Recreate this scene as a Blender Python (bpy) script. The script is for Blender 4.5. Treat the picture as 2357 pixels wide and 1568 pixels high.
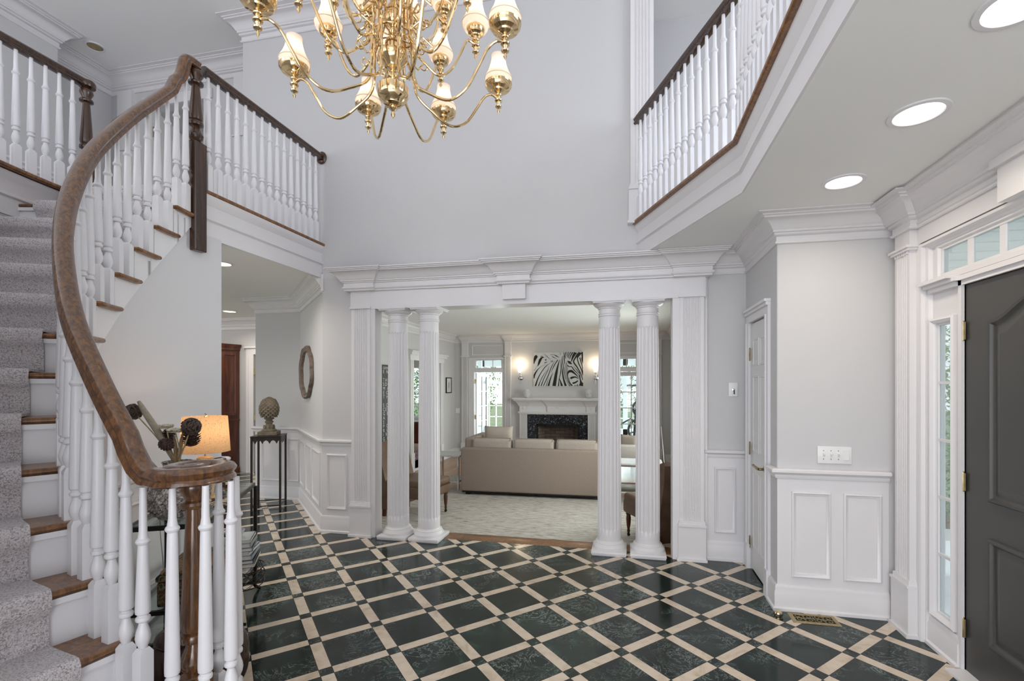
import bpy, bmesh, math, random
from mathutils import Vector, Matrix
random.seed(7)
PI=math.pi
S=bpy.context.scene
for o in list(bpy.data.objects): bpy.data.objects.remove(o)
C=S.collection
# ---------------------------------------------------------------- camera, sky, exposure
TH=math.radians(11.889)
cam=bpy.data.cameras.new('camera'); co=bpy.data.objects.new('camera',cam); C.objects.link(co)
co.location=(0,0,1.53); co.rotation_euler=(PI/2,0,TH)
cam.sensor_width=36; cam.lens=36*1093.96/2357
cam.shift_x=-(1216.94-1178.5)/2357; cam.shift_y=(885.08-784)/2357
cam.clip_start=.05; cam.clip_end=200
S.camera=co
w=bpy.data.worlds.new('world'); S.world=w; w.use_nodes=True
bg=w.node_tree.nodes['Background']; bg.inputs[0].default_value=(.92,.95,1.0,1); bg.inputs[1].default_value=1.5
S.view_settings.view_transform='Standard'; S.view_settings.look='None'; S.view_settings.gamma=1; S.view_settings.use_curve_mapping=False
S.view_settings.exposure=0.18
def area(name,loc,rot,sx,sy,power,col=(1,1,1)):
    l=bpy.data.lights.new(name,'AREA'); l.shape='RECTANGLE'; l.size=sx; l.size_y=sy; l.energy=power; l.color=col
    o=bpy.data.objects.new(name,l); C.objects.link(o); o.location=loc; o.rotation_euler=rot; return o
def point(name,loc,power,col=(1,.78,.55),r=.02):
    l=bpy.data.lights.new(name,'POINT'); l.energy=power; l.color=col; l.shadow_soft_size=r
    o=bpy.data.objects.new(name,l); C.objects.link(o); o.location=loc; return o
# daylight entering by the tall foyer windows behind the camera and by the sunroom and balcony; fills are added
area('daylight_foyer_window',(-1.4,-2.4,3.2),(math.radians(82),0,0),4.5,4.0,44,(.68,.80,1))
area('ceiling_fill_low',(-.8,-2.35,.75),(math.radians(118),0,0),5.0,1.3,78,(.97,.97,1))  # unseen panel added behind the camera to brighten the ceilings from below
area('living_room_fill',(1.35,6.95,1.3),(0,math.radians(90),0),1.7,3.6,250,(1,.965,.92))  # added fill that brightens the living room through the right wall
area('daylight_sunroom',(-1.6,15.3,1.3),(math.radians(-90),0,0),5.5,2.6,420,(.95,1,1))
area('daylight_balcony_window',(3.4,2.2,4.4),(0,math.radians(90),0),1.6,2.2,60,(.78,.86,1))
area('gallery_fill',(-5.6,-1.2,4.0),(math.radians(112),0,math.radians(-10)),2.2,1.4,48,(.95,.96,1))  # unseen panel added to brighten the upper left hall and ceiling
# ---------------------------------------------------------------- materials
def newmat(n):
    m=bpy.data.materials.new(n); m.use_nodes=True; return m,m.node_tree,m.node_tree.nodes['Principled BSDF']
def nd(t,typ,**k):
    n=t.nodes.new(typ)
    for a,b in k.items(): setattr(n,a,b)
    return n
def coords(t,scale=(1,1,1),rot=(0,0,0),kind='Object'):
    tc=nd(t,'ShaderNodeTexCoord'); mp=nd(t,'ShaderNodeMapping'); mp.inputs['Scale'].default_value=scale; mp.inputs['Rotation'].default_value=rot
    t.links.new(tc.outputs[kind],mp.inputs['Vector']); return mp.outputs[0]
def ramp(t,src,stops):
    r=nd(t,'ShaderNodeValToRGB'); e=r.color_ramp.elements
    e[0].position,e[0].color=stops[0][0],(*stops[0][1],1); e[1].position,e[1].color=stops[-1][0],(*stops[-1][1],1)
    for p,c in stops[1:-1]:
        q=e.new(p); q.color=(*c,1)
    t.links.new(src,r.inputs[0]); return r.outputs[0]
def noise(t,vec,scale,detail=4,rough=.5,dist=0):
    n=nd(t,'ShaderNodeTexNoise'); n.inputs['Scale'].default_value=scale; n.inputs['Detail'].default_value=detail
    n.inputs['Roughness'].default_value=rough; n.inputs['Distortion'].default_value=dist
    if vec is not None: t.links.new(vec,n.inputs['Vector'])
    return n.outputs[0]
def bump(t,b,src,dist,strength=1):
    n=nd(t,'ShaderNodeBump'); n.inputs['Distance'].default_value=dist; n.inputs['Strength'].default_value=strength
    t.links.new(src,n.inputs['Height']); t.links.new(n.outputs[0],b.inputs['Normal'])
def simple(n,col,rough=.5,metal=0,var=.04,scale=6,bmp=0,bscale=60,coat=0,emit=None,estr=0,trans=0,ior=None):
    m,t,b=newmat(n)
    v=coords(t)
    r=ramp(t,noise(t,v,scale),[(.3,tuple(c*(1-var) for c in col)),(.7,tuple(min(1,c*(1+var)) for c in col))])
    t.links.new(r,b.inputs['Base Color'])
    b.inputs['Roughness'].default_value=rough; b.inputs['Metallic'].default_value=metal
    b.inputs['Coat Weight'].default_value=coat
    if trans: b.inputs['Transmission Weight'].default_value=trans
    if emit: b.inputs['Emission Color'].default_value=(*emit,1); b.inputs['Emission Strength'].default_value=estr
    if bmp: bump(t,b,noise(t,v,bscale,3),bmp)
    return m
def wood(n,dark,light,rough=.3,scale=(30,30,2.2),coat=.3,k=6,dist=1.2):
    m,t,b=newmat(n); v=coords(t,scale)
    g=noise(t,v,k/6,6,.65,dist)
    r=ramp(t,g,[(.3,dark),(.5,tuple((a+c)/2 for a,c in zip(dark,light))),(.62,light),(.72,dark)])
    t.links.new(r,b.inputs['Base Color']); b.inputs['Roughness'].default_value=rough; b.inputs['Coat Weight'].default_value=coat
    b.inputs['Coat Roughness'].default_value=.15
    bump(t,b,g,.0006); return m
M={}
M['wall']=simple('painted_wall',(.60,.592,.595),.75,var=.012,scale=1.2,bmp=.0003,bscale=220)
M['stairwall']=simple('painted_stair_wall',(.66,.65,.67),.7,var=.012,scale=1.2,bmp=.0003,bscale=220)
M['ceil']=simple('painted_ceiling',(.88,.885,.87),.85,var=.012,scale=1.0)
M['trim']=simple('white_trim_paint',(.75,.73,.735),.35,var=.012,scale=3)
M['white']=simple('white_enamel',(.80,.79,.81),.32,var=.015,scale=8)
M['doorw']=simple('white_door_paint',(.72,.715,.70),.4,var=.012)
M['chard']=simple('charcoal_door_paint',(.058,.056,.053),.38,var=.03)
M['brass']=simple('polished_brass',(.80,.61,.35),.11,1,var=.06,scale=20)
M['abrass']=simple('aged_brass',(.42,.34,.19),.32,1,var=.15,scale=30)
M['chrome']=simple('chrome',(.8,.8,.82),.1,1,var=.02)
M['iron']=simple('black_iron',(.018,.016,.015),.4,.6,var=.2,scale=30)
M['darkstand']=simple('dark_lacquer',(.022,.014,.011),.35,0,var=.25,scale=20)
M['oak']=wood('oak_stain',(.10,.038,.012),(.30,.135,.045),.32)
M['rail']=wood('walnut_rail',(.045,.017,.007),(.19,.080,.026),.14,(60,60,6),.8,k=6,dist=.35)
M['darkwood']=wood('dark_newel_wood',(.022,.010,.005),(.085,.036,.016),.25,(30,30,2),.4)
M['mahog']=wood('mahogany',(.045,.010,.005),(.14,.040,.018),.3,(14,14,1.4),.3)
M['leather']=simple('brown_leather',(.13,.075,.045),.5,var=.2,scale=9,bmp=.0008,bscale=70)
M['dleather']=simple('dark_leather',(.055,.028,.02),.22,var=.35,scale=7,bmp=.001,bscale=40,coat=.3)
M['sofa']=simple('taupe_linen',(.30,.235,.195),.9,var=.08,scale=60,bmp=.0006,bscale=500)
M['cush']=simple('taupe_cushion',(.42,.355,.305),.9,var=.06,scale=60,bmp=.0006,bscale=500)
M['chairf']=simple('pale_linen',(.50,.46,.42),.9,var=.05,scale=40,bmp=.0005,bscale=400)
M['stone']=simple('cast_stone',(.20,.165,.12),.85,var=.25,scale=18,bmp=.003,bscale=50)
M['burl']=simple('carved_grey_wood',(.17,.125,.095),.7,var=.35,scale=22,bmp=.002,bscale=60)
M['ductshade']=simple('duct_shade_paint',(.012,.012,.012),.8)
M['plate']=simple('switch_plate',(.80,.80,.79),.35,var=.01)
M['paper']=simple('paper_pages',(.72,.70,.66),.8,var=.06,scale=80)
M['leaf']=simple('garden_leaves',(.20,.36,.12),.7,var=.5,scale=14)
M['bark']=simple('dry_stem',(.45,.35,.22),.8,var=.2,scale=40)
M['cream']=simple('dried_flower_cream',(.62,.56,.44),.9,var=.15,scale=60,bmp=.002,bscale=120)
M['podgreen']=simple('felt_pod_grey_green',(.36,.33,.25),.95,var=.12,scale=50,bmp=.001,bscale=200)
M['cone']=simple('pine_cone_brown',(.06,.028,.018),.6,var=.5,scale=60)
M['rattan']=simple('rattan_dark',(.085,.055,.04),.6,var=.5,scale=40)
M['bounce_ground']=simple('pale_bounce_ground',(.55,.54,.52),.9,var=.05,scale=2)
M['grass_out']=simple('lawn',(.21,.28,.15),.9,var=.3,scale=3)
M['black']=simple('black_rubber',(.02,.02,.022),.5,var=.1)
M['extwhite']=simple('porch_white',(.90,.92,.93),.6,var=.02)
def glassmat(n,tint=(.9,.95,.95),refl=.12):
    m=bpy.data.materials.new(n); m.use_nodes=True; t=m.node_tree; t.nodes.clear()
    out=nd(t,'ShaderNodeOutputMaterial'); tr=nd(t,'ShaderNodeBsdfTransparent'); gl=nd(t,'ShaderNodeBsdfGlossy'); mx=nd(t,'ShaderNodeMixShader')
    tr.inputs[0].default_value=(*tint,1); gl.inputs['Roughness'].default_value=.02
    lw=nd(t,'ShaderNodeLayerWeight'); lw.inputs['Blend'].default_value=.25
    ml=nd(t,'ShaderNodeMath',operation='MULTIPLY'); ml.inputs[1].default_value=.5
    ad=nd(t,'ShaderNodeMath',operation='ADD'); ad.inputs[1].default_value=refl*.4
    t.links.new(lw.outputs['Fresnel'],ml.inputs[0]); t.links.new(ml.outputs[0],ad.inputs[0]); t.links.new(ad.outputs[0],mx.inputs[0])
    t.links.new(tr.outputs[0],mx.inputs[1]); t.links.new(gl.outputs[0],mx.inputs[2]); t.links.new(mx.outputs[0],out.inputs[0])
    return m
M['glass']=glassmat('window_glass'); M['tglass']=glassmat('table_glass',(.88,.95,.93),.3)
def shade_mat(n,col,texscale=None,w=.55):
    m=bpy.data.materials.new(n); m.use_nodes=True; t=m.node_tree; t.nodes.clear()
    out=nd(t,'ShaderNodeOutputMaterial'); tr=nd(t,'ShaderNodeBsdfTranslucent'); df=nd(t,'ShaderNodeBsdfDiffuse'); mx=nd(t,'ShaderNodeMixShader')
    mx.inputs[0].default_value=w
    if texscale:
        v=coords(t,(texscale,texscale,texscale*.25)); v2=coords(t,(texscale*.3,texscale*.3,texscale*1.4))
        a=noise(t,v,1,3); b=noise(t,v2,1,3)
        mu=nd(t,'ShaderNodeMath',operation='ADD'); t.links.new(a,mu.inputs[0]); t.links.new(b,mu.inputs[1])
        r=ramp(t,mu.outputs[0],[(.7,tuple(c*.45 for c in col)),(1.0,col),(1.3,tuple(min(1,c*1.2) for c in col))])
        hm=nd(t,'ShaderNodeMath',operation='MULTIPLY'); hm.inputs[1].default_value=.5
        t.links.new(r,tr.inputs[0]); t.links.new(r,df.inputs[0])
    else:
        tr.inputs[0].default_value=(*col,1); df.inputs[0].default_value=(*col,1)
    t.links.new(df.outputs[0],mx.inputs[1]); t.links.new(tr.outputs[0],mx.inputs[2]); t.links.new(mx.outputs[0],out.inputs[0]); return m
M['silk']=shade_mat('silk_shade',(.93,.86,.80),w=.5)
M['burlap']=shade_mat('burlap_shade',(.66,.47,.30),260,.5)
def emis(n,col,s):
    m=bpy.data.materials.new(n); m.use_nodes=True; t=m.node_tree; t.nodes.clear()
    out=nd(t,'ShaderNodeOutputMaterial'); e=nd(t,'ShaderNodeEmission'); e.inputs[0].default_value=(*col,1); e.inputs[1].default_value=s
    t.links.new(e.outputs[0],out.inputs[0]); return m
M['bulb']=emis('lit_bulb',(1,.80,.55),6); M['led']=emis('lit_diffuser',(1,.96,.9),5); M['ledwarm']=emis('lit_diffuser_warm',(1,.88,.68),5)
M['sconce']=emis('lit_sconce_glass',(1,.86,.62),5.5)
# marble floor
def marble_floor():
    m,t,b=newmat('green_and_cream_marble')
    g=nd(t,'ShaderNodeNewGeometry'); sp=nd(t,'ShaderNodeSeparateXYZ'); t.links.new(g.outputs['Position'],sp.inputs[0])
    def ma(op,a,bb=None,cc=None):
        n=nd(t,'ShaderNodeMath',operation=op)
        for i,x in enumerate((a,bb,cc)):
            if x is None: continue
            if isinstance(x,(int,float)): n.inputs[i].default_value=x
            else: t.links.new(x,n.inputs[i])
        return n.outputs[0]
    k=math.cos(PI/4)/.36199
    u=ma('ADD',ma('MULTIPLY',ma('ADD',sp.outputs[0],sp.outputs[1]),k),-.32641)
    v=ma('ADD',ma('MULTIPLY',ma('SUBTRACT',sp.outputs[1],sp.outputs[0]),k),-7.48875)
    au=ma('ABSOLUTE',ma('SUBTRACT',ma('FRACT',ma('ADD',u,.5)),.5)); av=ma('ABSOLUTE',ma('SUBTRACT',ma('FRACT',ma('ADD',v,.5)),.5))
    W=.0925
    su=ma('LESS_THAN',au,W); sv=ma('LESS_THAN',av,W)
    cream=ma('ABSOLUTE',ma('SUBTRACT',su,sv))
    gr=ma('MAXIMUM',ma('LESS_THAN',ma('ABSOLUTE',ma('SUBTRACT',au,W)),.0045),ma('LESS_THAN',ma('ABSOLUTE',ma('SUBTRACT',av,W)),.0045))
    # per tile random offset
    cu=ma('FLOOR',u); cv=ma('FLOOR',v)
    cb=nd(t,'ShaderNodeCombineXYZ'); t.links.new(cu,cb.inputs[0]); t.links.new(cv,cb.inputs[1])
    wn=nd(t,'ShaderNodeTexWhiteNoise'); t.links.new(cb.outputs[0],wn.inputs['Vector'])
    vm=nd(t,'ShaderNodeVectorMath',operation='MULTIPLY_ADD'); t.links.new(wn.outputs['Color'],vm.inputs[0]); vm.inputs[1].default_value=(40,40,40); t.links.new(g.outputs['Position'],vm.inputs[2])
    n1=noise(t,vm.outputs[0],3.0,8,.62,1.6); n2=noise(t,vm.outputs[0],5.5,10,.7,3.2)
    base=ramp(t,n1,[(.35,(.005,.009,.008)),(.55,(.012,.023,.019)),(.75,(.034,.070,.055))])
    vein=ramp(t,n2,[(.485,(0,0,0)),(.50,(.36,.43,.41)),(.512,(0,0,0)),(1,(0,0,0))])
    vf=ramp(t,noise(t,vm.outputs[0],2.2,3,.5,.5),[(.48,(0,0,0)),(.62,(1,1,1))])
    mv=nd(t,'ShaderNodeMix',data_type='RGBA',blend_type='MULTIPLY'); mv.inputs[0].default_value=1; t.links.new(vein,mv.inputs[6]); t.links.new(vf,mv.inputs[7])
    ad=nd(t,'ShaderNodeMix',data_type='RGBA',blend_type='ADD'); ad.inputs[0].default_value=1; t.links.new(base,ad.inputs[6]); t.links.new(mv.outputs[2],ad.inputs[7])
    cr=ramp(t,noise(t,g.outputs['Position'],7,8,.65,1.2),[(.3,(.50,.395,.29)),(.5,(.66,.55,.43)),(.72,(.72,.62,.51))])
    mx=nd(t,'ShaderNodeMix',data_type='RGBA'); t.links.new(cream,mx.inputs[0]); t.links.new(ad.outputs[2],mx.inputs[6]); t.links.new(cr,mx.inputs[7])
    mg=nd(t,'ShaderNodeMix',data_type='RGBA'); t.links.new(gr,mg.inputs[0]); t.links.new(mx.outputs[2],mg.inputs[6]); mg.inputs[7].default_value=(.01,.009,.008,1)
    t.links.new(mg.outputs[2],b.inputs['Base Color']); b.inputs['Roughness'].default_value=.13; b.inputs['IOR'].default_value=1.4
    return m
M['marble']=marble_floor()
def plank_floor():
    m,t,b=newmat('oak_plank_floor'); v=coords(t,(1,1,1),(0,0,PI/2))
    br=nd(t,'ShaderNodeTexBrick'); t.links.new(v,br.inputs['Vector']); br.inputs['Scale'].default_value=1
    br.inputs['Brick Width'].default_value=1.1; br.inputs['Row Height'].default_value=.075; br.inputs['Mortar Size'].default_value=.0015
    br.inputs['Color1'].default_value=(.33,.18,.085,1); br.inputs['Color2'].default_value=(.50,.30,.16,1); br.inputs['Mortar'].default_value=(.05,.02,.01,1)
    g=ramp(t,noise(t,coords(t,(60,2.5,1)),1,6,.6,.6),[(.3,(.55,.5,.45)),(.7,(1.1,1.1,1.1))])
    mx=nd(t,'ShaderNodeMix',data_type='RGBA',blend_type='MULTIPLY'); mx.inputs[0].default_value=1
    t.links.new(br.outputs['Color'],mx.inputs[6]); t.links.new(g,mx.inputs[7]); t.links.new(mx.outputs[2],b.inputs['Base Color']); b.inputs['Roughness'].default_value=.28
    return m
M['plank']=plank_floor()
def carpet():
    m,t,b=newmat('lilac_grey_loop_carpet'); v=coords(t)
    vo=nd(t,'ShaderNodeTexVoronoi'); vo.inputs['Scale'].default_value=150; t.links.new(v,vo.inputs['Vector'])
    n=noise(t,v,260,2)
    mu=nd(t,'ShaderNodeMath',operation='MULTIPLY_ADD'); t.links.new(vo.outputs['Distance'],mu.inputs[0]); mu.inputs[1].default_value=-.55; t.links.new(n,mu.inputs[2])
    r=ramp(t,mu.outputs[0],[(-.0,(.36,.32,.335)),(.12,(.56,.51,.525)),(.3,(.70,.655,.665)),(.5,(.78,.735,.74))])
    t.links.new(r,b.inputs['Base Color']); b.inputs['Roughness'].default_value=.95; b.inputs['Sheen Weight'].default_value=.2
    bump(t,b,mu.outputs[0],.006); return m
M['carpet']=carpet()
def rugmat():
    m,t,b=newmat('flatweave_rug'); v=coords(t,(7,75,10))
    r=ramp(t,noise(t,v,1,6,.75,.3),[(.36,(.12,.095,.075)),(.44,(.40,.355,.31)),(.55,(.58,.54,.49)),(.7,(.66,.62,.57))])
    t.links.new(r,b.inputs['Base Color']); b.inputs['Roughness'].default_value=.95; bump(t,b,noise(t,v,1,5),.004); return m
M['rug']=rugmat()
def granite():
    m,t,b=newmat('blue_black_granite'); v=coords(t)
    vo=nd(t,'ShaderNodeTexVoronoi'); vo.inputs['Scale'].default_value=55; t.links.new(v,vo.inputs['Vector'])
    r=ramp(t,vo.outputs['Color'],[(.55,(.012,.014,.018)),(.78,(.05,.06,.075)),(.93,(.45,.5,.55))])
    t.links.new(r,b.inputs['Base Color']); b.inputs['Roughness'].default_value=.15; return m
M['granite']=granite()
def brick():
    m,t,b=newmat('firebrick'); v=coords(t,(1,1,1),(PI/2,0,0))
    br=nd(t,'ShaderNodeTexBrick'); t.links.new(v,br.inputs['Vector']); br.inputs['Scale'].default_value=1
    br.inputs['Brick Width'].default_value=.23; br.inputs['Row Height'].default_value=.075; br.inputs['Mortar Size'].default_value=.004
    br.inputs['Color1'].default_value=(.17,.13,.10,1); br.inputs['Color2'].default_value=(.24,.19,.15,1); br.inputs['Mortar'].default_value=(.03,.025,.02,1)
    t.links.new(br.outputs['Color'],b.inputs['Base Color']); b.inputs['Roughness'].default_value=.9; return m
M['brick']=brick()
def pattern(n,stops,scale=14,dist=2.5,rough=.8):
    m,t,b=newmat(n); v=coords(t)
    r=ramp(t,noise(t,v,scale,3,.6,dist),stops); t.links.new(r,b.inputs['Base Color']); b.inputs['Roughness'].default_value=rough; return m
M['paisley']=pattern('paisley_tapestry',[(.3,(.012,.012,.012)),(.42,(.02,.03,.02)),(.48,(.22,.16,.06)),(.52,(.015,.012,.012)),(.6,(.20,.04,.02)),(.66,(.02,.02,.02)),(.75,(.10,.13,.05))],9)
M['tigerwood']=pattern('striped_tan_lid',[(.35,(.10,.06,.035)),(.47,(.42,.30,.18)),(.55,(.16,.09,.05)),(.66,(.45,.33,.20))],12,4)
M['zebtray']=pattern('striped_tray',[(.42,(.08,.045,.03)),(.48,(.7,.62,.5)),(.56,(.75,.68,.56)),(.6,(.10,.05,.03))],9,3)
M['orient']=pattern('oriental_rug',[(.3,(.04,.05,.13)),(.45,(.05,.08,.22)),(.5,(.45,.35,.28)),(.55,(.22,.04,.04)),(.7,(.05,.06,.16))],6,1.5)
M['vasepot']=pattern('scaled_ceramic',[(.3,(.05,.04,.035)),(.48,(.24,.20,.18)),(.56,(.50,.46,.43)),(.7,(.68,.64,.61))],45,1.2,.45)
M['vasewhite']=simple('white_chiselled_ceramic',(.62,.62,.63),.35,var=.1,scale=30,bmp=.01,bscale=28)
M['ropey']=simple('rope_wrap',(.72,.52,.30),.8,var=.25,scale=70,bmp=.002,bscale=160)
M['ink']=simple('black_ink',(.008,.007,.006),.55,var=.1); M['canvas']=simple('white_canvas',(.66,.665,.67),.7,var=.08,scale=9)
M['greyink']=simple('grey_ink',(.30,.30,.30),.7,var=.1)
M['signb']=simple('blackboard_sign',(.022,.022,.022),.5,var=.2,scale=6); M['chalk']=simple('white_lettering',(.72,.74,.72),.7)
M['mirror']=simple('mirror_silver',(.86,.87,.86),.02,1,var=.0)
M['petal']=simple('husk_tan',(.33,.22,.11),.8,var=.25,scale=30)
# ---------------------------------------------------------------- mesh helpers
class MB:
    def __init__(s): s.v=[]; s.f=[]; s.mi=[]; s.cur=0
    def add(s,vs,fs):
        n=len(s.v); s.v+= [tuple(x) for x in vs]; s.f+=[tuple(i+n for i in f) for f in fs]; s.mi+=[s.cur]*len(fs); return s
    def box(s,x0,y0,z0,x1,y1,z1):
        v=[(x0,y0,z0),(x1,y0,z0),(x1,y1,z0),(x0,y1,z0),(x0,y0,z1),(x1,y0,z1),(x1,y1,z1),(x0,y1,z1)]
        return s.add(v,[(0,3,2,1),(4,5,6,7),(0,1,5,4),(1,2,6,5),(2,3,7,6),(3,0,4,7)])
    def rbox(s,c,sz,rz=0,bev=.01,seg=2,tilt=0,axis='X'):
        bm=bmesh.new(); bmesh.ops.create_cube(bm,size=1); bmesh.ops.scale(bm,vec=sz,verts=bm.verts)
        if bev: bmesh.ops.bevel(bm,geom=list(bm.edges),offset=bev,segments=seg,affect='EDGES',profile=.5)
        m=Matrix.Translation(c)@Matrix.Rotation(rz,4,'Z')@Matrix.Rotation(tilt,4,axis)
        bmesh.ops.transform(bm,matrix=m,verts=bm.verts)
        bm.verts.ensure_lookup_table(); s.add([v.co[:] for v in bm.verts],[[v.index for v in f.verts] for f in bm.faces]); bm.free(); return s
    def prism(s,poly,z0,z1):
        n=len(poly); a=sum(poly[i][0]*poly[(i+1)%n][1]-poly[(i+1)%n][0]*poly[i][1] for i in range(n))
        if a<0: poly=poly[::-1]
        v=[(x,y,z0) for x,y in poly]+[(x,y,z1) for x,y in poly]
        return s.add(v,[tuple(range(n-1,-1,-1)),tuple(range(n,2*n))]+[(i,(i+1)%n,n+(i+1)%n,n+i) for i in range(n)])
    def lathe(s,prof,c=(0,0,0),seg=20,squash=1):
        n=len(prof); v=[]
        for r,z in prof:
            for k in range(seg):
                a=2*PI*k/seg; v.append((c[0]+r*math.cos(a),c[1]+r*math.sin(a)*squash,c[2]+z))
        f=[]
        for i in range(n-1):
            for k in range(seg):
                k2=(k+1)%seg; f.append((i*seg+k,i*seg+k2,(i+1)*seg+k2,(i+1)*seg+k))
        f.append(tuple(range(seg-1,-1,-1))); f.append(tuple((n-1)*seg+k for k in range(seg)))
        return s.add(v,f)
    def tube(s,path,r,seg=8,closed=False):
        P=[Vector(p) for p in path]; n=len(P); rr=r if isinstance(r,(list,tuple)) else [r]*n
        ref=None; v=[]
        for i in range(n):
            a=P[(i-1)%n] if (closed or i>0) else P[i]; b=P[(i+1)%n] if (closed or i<n-1) else P[i]
            t=(b-a); t=t.normalized() if t.length>1e-9 else Vector((0,0,1))
            if ref is None: ref=Vector((0,0,1)) if abs(t.z)<.9 else Vector((1,0,0))
            x=ref-t*ref.dot(t)
            if x.length<1e-4: x=Vector((0,1,0))-t*t.y
            x.normalize(); ref=x; y=t.cross(x)
            for k in range(seg):
                q=2*PI*k/seg; v.append(P[i]+x*math.cos(q)*rr[i]+y*math.sin(q)*rr[i])
        f=[]
        for i in range(n if closed else n-1):
            j=(i+1)%n
            for k in range(seg):
                k2=(k+1)%seg; f.append((i*seg+k,i*seg+k2,j*seg+k2,j*seg+k))
        if not closed: f.append(tuple(range(seg-1,-1,-1))); f.append(tuple((n-1)*seg+k for k in range(seg)))
        return s.add(v,f)
    def sweep(s,prof,path,side=1,closed=False,z=0):
        """prof: closed list of (out,up); path: XY polyline; out = side * left normal; mitred corners"""
        P=[Vector((p[0],p[1])) for p in path]; n=len(P); m=len(prof); v=[]
        for i in range(n):
            d0=(P[i]-P[i-1]).normalized() if (closed or i>0) else None
            d1=(P[(i+1)%n]-P[i]).normalized() if (closed or i<n-1) else None
            if d0 is None: d0=d1
            if d1 is None: d1=d0
            n0=Vector((-d0.y,d0.x)); n1=Vector((-d1.y,d1.x)); b=(n0+n1)
            b=b/(1+n0.dot(n1)) if (1+n0.dot(n1))>.15 else n0
            for o,h in prof: v.append((P[i].x+b.x*o*side,P[i].y+b.y*o*side,z+h))
        f=[]
        for i in range(n if closed else n-1):
            j=(i+1)%n
            for k in range(m):
                k2=(k+1)%m; q=(i*m+k,i*m+k2,j*m+k2,j*m+k); f.append(q if side<0 else q[::-1])
        if not closed: f.append(tuple(range(m))); f.append(tuple((n-1)*m+k for k in range(m-1,-1,-1)))
        return s.add(v,f)
    def sweep3(s,prof,path,sides=None):
        """prof closed (side,up) ; path 3d; side vector horizontal"""
        P=[Vector(p) for p in path]; n=len(P); m=len(prof); v=[]; last=None
        for i in range(n):
            a=P[max(i-1,0)]; b=P[min(i+1,n-1)]; t=(b-a).normalized(); h=Vector((t.x,t.y,0))
            sd=Vector((-h.y,h.x,0)).normalized() if h.length>.02 else (last or Vector((1,0,0)))
            if sides: sd=Vector(sides[i])
            last=sd; up=t.cross(sd)
            for x,y in prof: v.append(P[i]+sd*x+up*y)
        f=[]
        for i in range(n-1):
            for k in range(m):
                k2=(k+1)%m; f.append((i*m+k,(i+1)*m+k,(i+1)*m+k2,i*m+k2))
        f.append(tuple(range(m))); f.append(tuple((n-1)*m+k for k in range(m-1,-1,-1)))
        return s.add(v,f)
    def frame(s,o,ux,s0,s1,z0,z1,prof,nrm):
        """rectangular mitred moulding on a vertical plane; o XY origin, ux XY unit dir, prof list of (inset,out), nrm XY unit normal"""
        L=[]
        for ins,out in prof:
            for (a,b) in ((s0+ins,z0+ins),(s1-ins,z0+ins),(s1-ins,z1-ins),(s0+ins,z1-ins)):
                L.append((o[0]+ux[0]*a+nrm[0]*out,o[1]+ux[1]*a+nrm[1]*out,b))
        m=len(prof); f=[]
        for i in range(m-1):
            for k in range(4):
                k2=(k+1)%4; f.append((i*4+k,i*4+k2,(i+1)*4+k2,(i+1)*4+k))
        return s.add(L,f)
    def ell(s,c,r,e=1,nu=20,nv=12,rot=None):
        v=[]; 
        def pw(x,p): return math.copysign(abs(x)**p,x)
        for i in range(nv+1):
            ph=-PI/2+PI*i/nv
            for k in range(nu):
                th=2*PI*k/nu
                p=Vector((r[0]*pw(math.cos(ph),e)*pw(math.cos(th),e),r[1]*pw(math.cos(ph),e)*pw(math.sin(th),e),r[2]*pw(math.sin(ph),e)))
                if rot: p=rot@p
                v.append(Vector(c)+p)
        f=[]
        for i in range(nv):
            for k in range(nu):
                k2=(k+1)%nu; f.append((i*nu+k,i*nu+k2,(i+1)*nu+k2,(i+1)*nu+k))
        return s.add(v,f)
    def build(s,name,mat,parent=None,smooth=True,angle=35,world=True,mats=None):
        me=bpy.data.meshes.new(name); v=s.v
        if parent is None:
            xs=[a[0] for a in v]; ys=[a[1] for a in v]; zs=[a[2] for a in v]
            O=Vector(((min(xs)+max(xs))/2,(min(ys)+max(ys))/2,min(zs)))
            vv=[(a[0]-O.x,a[1]-O.y,a[2]-O.z) for a in v]
        elif world:
            mi=wm(parent).inverted(); vv=[(mi@Vector(a))[:] for a in v]; O=Vector((0,0,0))
        else: vv=v; O=Vector((0,0,0))
        me.from_pydata(vv,[],s.f); me.validate()
        bm=bmesh.new(); bm.from_mesh(me); bmesh.ops.remove_doubles(bm,verts=bm.verts,dist=1e-5)
        bmesh.ops.recalc_face_normals(bm,faces=bm.faces); bm.to_mesh(me); bm.free()
        for mm in (mats or [mat]): me.materials.append(M[mm] if isinstance(mm,str) else mm)
        if smooth:
            me.polygons.foreach_set('use_smooth',[True]*len(me.polygons)); me.set_sharp_from_angle(angle=math.radians(angle))
        ob=bpy.data.objects.new(name,me); C.objects.link(ob); ob.parent=parent
        ob.location=O
        return ob
def wm(o):
    m=Matrix.Translation(o.location)@o.rotation_euler.to_matrix().to_4x4()
    return wm(o.parent)@m if o.parent else m
def thing(name,label,cat,loc=(0,0,0),rz=0,group=None):
    o=bpy.data.objects.new(name,None); C.objects.link(o); o.location=loc; o.rotation_euler=(0,0,rz); o.empty_display_size=.1
    o['label']=label; o['category']=cat
    if group: o['group']=group
    return o
def tag(o,label,cat,group=None,kind=None):
    o['label']=label; o['category']=cat
    if group: o['group']=group
    if kind: o['kind']=kind
    return o
def struct(o,label=None,cat=None):
    o['kind']='structure'
    if label: o['label']=label
    if cat: o['category']=cat
    return o
def relabel(o,label,group=None):
    o['label']=label
    if group: o['group']=group
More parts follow.
